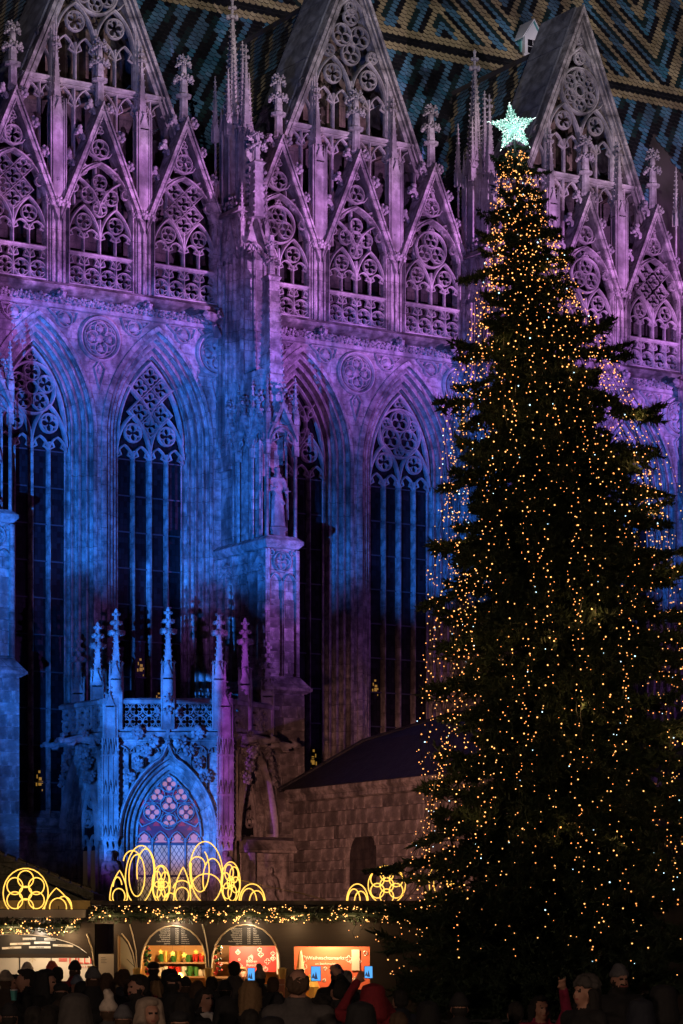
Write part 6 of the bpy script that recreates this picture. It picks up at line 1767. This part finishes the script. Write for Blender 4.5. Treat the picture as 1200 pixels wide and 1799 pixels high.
def phone(label, x0, y0, x1, y1, d):
    k = d/FPX; o = thing('smartphone', label, 'smartphone', ((x0+x1)/2*k-600*k, d, CAM_Z+(1690-(y0+y1)/2)*k)); w, h = (x1-x0)*k/2, (y1-y0)*k/2
    q = MB(); q.box(-w,w,0,.010,-h,h); q.build('case','case',o); q = MB(); q.box(-w*.90,w*.90,-.003,.0,-h*.93,h*.93); q.build('screen','screen',o)
    q = MB(); q.add([(-w*.35,-.005,-h*.75),(w*.35,-.005,-h*.75),(0,-.005,h*.35)],[(0,1,2)]); q.add([(-w*.88,-.0045,-h*.6),(-w*.2,-.0045,-h*.6),(-w*.5,-.0045,h*.1)],[(0,1,2)]); q.build('screen_picture','scr_tree',o); o.rotation_euler = (radians(-8),0,radians(4)); return o
P_ = person
P_('person in a fuzzy beige beanie at the far left edge', 11, 1705, 33, 'coat_brown', 170, 'beanie:beige')
P_('dark haired person facing the camera at far left beside the beige beanie', 27, 1713, 37, 'coat_black', 15, 'long:hair_black', face=True)
P_('person with short dark hair in profile looking left, white stripe on the jacket', 45, 1704, 31, 'coat_black', -75, 'short:hair_black', arms=('down','fold'), face=True)
P_('stall visitor in a cream beanie by the left counter', 48, 1691, 42.5, 'coat_grey', 180, 'beanie:hat_cream')
P_('hooded person in black in profile looking right', 83, 1701, 30, 'coat_black', 70, 'hood:coat_black', face=True)
P_('stall visitor in a coral beanie by the left counter', 92, 1689, 42.5, 'coat_brown', 175, 'beanie:hat_coral')
P_('dark haired person seen from behind beside the coral beanie', 101, 1700, 38, 'coat_black', 185, 'short:hair_black')
P_('person in red jacket and black beanie near the left stall', 131, 1688, 39.5, 'coat_red', 200, 'beanie:hat_black')
P_('person in a blue grey beanie facing the camera', 136, 1713, 35, 'coat_black', 10, 'beanie:hat_blue', face=True)
P_('tall person in a dark grey beanie seen from behind', 163, 1699, 31, 'coat_black', 190, 'beanie:hat_grey')
P_('person with long wavy brown hair seen from behind', 187, 1711, 32, 'coat_black', 180, 'long:hair_brown')
P_('person with a curly light brown mop of hair', 216, 1708, 36, 'coat_navy', 180, 'curly:hair_brown')
P_('bearded person in profile turned to the left', 242, 1714, 26.5, 'coat_black', -58, 'short:hair_black', face=True, beard=True)
P_('person in a white bobble hat in the front row', 191, 1752, 23, 'coat_grey', 185, 'pom:hat_cream')
P_('person in a large black fur hood, front row left', 133, 1742, 20, 'coat_black', 180, 'hood:fur')
P_('person in a charcoal beanie beside the white bobble hat', 217, 1765, 22, 'coat_black', 180, 'beanie:hat_grey')
P_('person with a light beige hood over the head in the front row', 264, 1757, 21, 'coat_grey', 22, 'scarfhood:beige', face=True, female=True)
P_('person in a black hat silhouetted against the left menu arch', 270, 1691, 41, 'coat_black', 180, 'cap:hat_black')
P_('dark hooded person against the lantern', 298, 1701, 39, 'coat_black', 180, 'hood:coat_black')
P_('person in a flat black cap with bare neck seen from behind', 306, 1711, 29, 'coat_black', 165, 'cap:hat_black')
P_('blond person with a ponytail and red scarf', 274, 1724, 33, 'coat_red', 205, 'ponytail:hair_blond')
P_('short haired person with white scarf looking up to the right', 362, 1737, 26, 'coat_black', 35, 'bob:hair_black', arms='fold', tilt=-8, face=True, female=True, extra=(scarf('scarf_white'),))
P_('person with light brown hair behind the short haired person', 347, 1724, 32, 'coat_black', 180, 'long:hair_brown')
P_('dark haired person in the middle of the queue', 372, 1717, 35, 'coat_black', 180, 'short:hair_black')
P_('person in a dark beanie queueing at the second arch', 396, 1722, 33, 'coat_black', 175, 'beanie:hat_black')
P_('person in a grey jacket with dark hair facing the red poster', 412, 1690, 40, 'coat_tweed', 180, 'short:hair_black')
P_('blond person seen from behind holding up a phone', 440, 1722, 25, 'coat_black', 178, 'long:hair_blond', arms=('down','phone'), female=True)
P_('stall keeper with blond hair behind the counter', 427, 1700, 44.8, 'coat_black', 0, 'long:hair_blond', face=True)
P_('person in a knitted beige hat at the second arch', 456, 1703, 38, 'coat_black', 190, 'pom:beige')
P_('tall balding person seen from behind', 524, 1703, 20.5, 'coat_tweed', 176, 'bald:hair_brown', 'skin')
P_('dark haired person holding a phone overhead beside the balding person', 594, 1722, 27, 'coat_black', 200, 'short:hair_black', arms=('phonehi','down'), vox=.0125)
P_('person in a purple beanie in front of the coral poster', 592, 1695, 36, 'coat_black', 180, 'beanie:hat_purple')
P_('grey haired person beside the purple beanie', 609, 1706, 38, 'coat_grey', 180, 'short:hair_grey')
P_('person in a red hooded jacket raising a phone', 655, 1726, 25, 'coat_red', 182, 'hood:coat_red', arms=('phone','phonehi'), vox=.0125)
P_('person in a black hood in the front row below the red jacket', 634, 1757, 20, 'coat_black', 180, 'hood:coat_black')
P_('person in a black beanie with bare neck under the tree', 807, 1744, 23, 'coat_black', 180, 'beanie:hat_black')
P_('person in a magenta coat pointing up', 950, 1751, 23, 'coat_magenta', 20, 'long:hair_black', arms=('down','point'), tilt=-6, face=True, female=True, vox=.0125)
P_('person in a large fur hat looking up to the left', 1026, 1712, 22, 'coat_black', -52, 'fur:fur', tilt=-12, face=True, female=True, extra=(longhair('hair_black'),))
P_('bearded person in a grey beanie standing under the tree', 1089, 1694, 27, 'coat_black', 20, 'beanie:hat_grey', face=True, beard=True)
P_('dark figure at the right edge of the crowd', 1165, 1728, 23, 'coat_black', 175, 'hood:coat_black')
P_('dark figure between the black beanie and the magenta coat', 872, 1790, 21, 'coat_black', 180, 'beanie:hat_black')
P_('dark haired person in the front row left of the bearded person', 60, 1770, 21, 'coat_black', 180, 'short:hair_black')
P_('dark haired person in the front row below the blond person', 440, 1775, 20.5, 'coat_black', 178, 'short:hair_black')
rq = random.Random(41)
for lab, x, yt, d, coat, yaw, hair in (
    ('person in a navy coat and dark hair between the curly mop and the bearded person', 228, 1722, 33, 'coat_navy', 180, 'short:hair_brown'),
    ('person in a black hood left of the grey beanie', 148, 1722, 34, 'coat_black', 170, 'hood:coat_black'),
    ('person in a dark cap low in the crowd under the coral beanie', 108, 1728, 29, 'coat_brown', 185, 'cap:hat_black'),
    ('brown haired person just behind the black profile hood', 66, 1716, 36, 'coat_black', 180, 'long:hair_brown'),
    ('person with a black beanie between the flat cap and the light brown hair', 326, 1716, 35, 'coat_black', 180, 'beanie:hat_black'),
    ('long dark haired person below the flat black cap', 322, 1748, 24, 'coat_black', 182, 'long:hair_black'),
    ('person in a dark hood beside the white scarf', 398, 1748, 25, 'coat_black', 175, 'hood:coat_black'),
    ('person with short brown hair right of the knitted beige hat', 480, 1718, 34, 'coat_black', 180, 'short:hair_brown'),
    ('black hatted person left of the balding person', 488, 1745, 26, 'coat_black', 178, 'beanie:hat_black'),
    ('person with dark curly hair below the first raised phone', 566, 1752, 24, 'coat_black', 184, 'curly:hair_black'),
    ('dark haired person right of the red hooded jacket', 702, 1740, 27, 'coat_navy', 190, 'short:hair_black'),
    ('hooded figure in the shade between red jacket and black beanie', 752, 1756, 25, 'coat_black', 180, 'hood:coat_black'),
    ('dark figure under the tree left of the magenta coat', 905, 1762, 24, 'coat_black', 176, 'short:hair_black'),
    ('person in a dark hood right of the bearded person in grey beanie', 1125, 1752, 22, 'coat_black', 182, 'hood:coat_navy'),
    ('person in a dark beanie at the lower left corner', 18, 1762, 23, 'coat_black', 180, 'beanie:hat_black'),
    ('long haired figure in the front row beside the black fur hood', 92, 1768, 20.5, 'coat_black', 180, 'long:hair_black'),
    ('dark capped figure in the front row right of the beige hood', 316, 1778, 20, 'coat_black', 180, 'cap:hat_black'),
    ('hooded figure at the bottom edge between the blond person and the balding person', 478, 1782, 19.5, 'coat_black', 178, 'hood:coat_black'),
    ('dark haired figure at the bottom edge under the second raised phone', 700, 1780, 20, 'coat_black', 180, 'short:hair_brown')):
    P_(lab, x, yt, d, coat, yaw+rq.uniform(-14,14), hair)
phone('phone with a bright blue screen held up by the blond person', 435, 1700, 448, 1723, 24.6)
phone('phone with a bright screen held up beside the balding person', 546, 1697, 564, 1724, 26.6)
phone('phone with a bright blue screen held by the person in red', 640, 1697, 655, 1719, 24.6)
o = thing('paper_cup', 'teal paper cup held at the far left', 'cup', (TX(32)*31/40, 30.6, 1.42)); q = MB(); q.lathe([(.030,0),(.042,.11)],10); q.build('cup', mat('teal_card',(.08,.40,.38),.5), o); q = MB(); q.lathe([(.044,.11),(.044,.122)],10); q.build('lid','paper',o)
run_jobs()
# railing under the tree
o = thing('barrier_rail', 'low metal barrier rail around the tree foot', 'barrier', (TX(760), 37.0, 0)); q = MB()
q.tube([(-.6,0,1.05),(2.8,0,1.05)], .02, 6); q.build('rail','lead',o)
for i in range(6): q = MB(); q.tube([(-.6+i*.68,0,0),(-.6+i*.68,0,1.05)], .018, 6); q.build('post','lead',o)
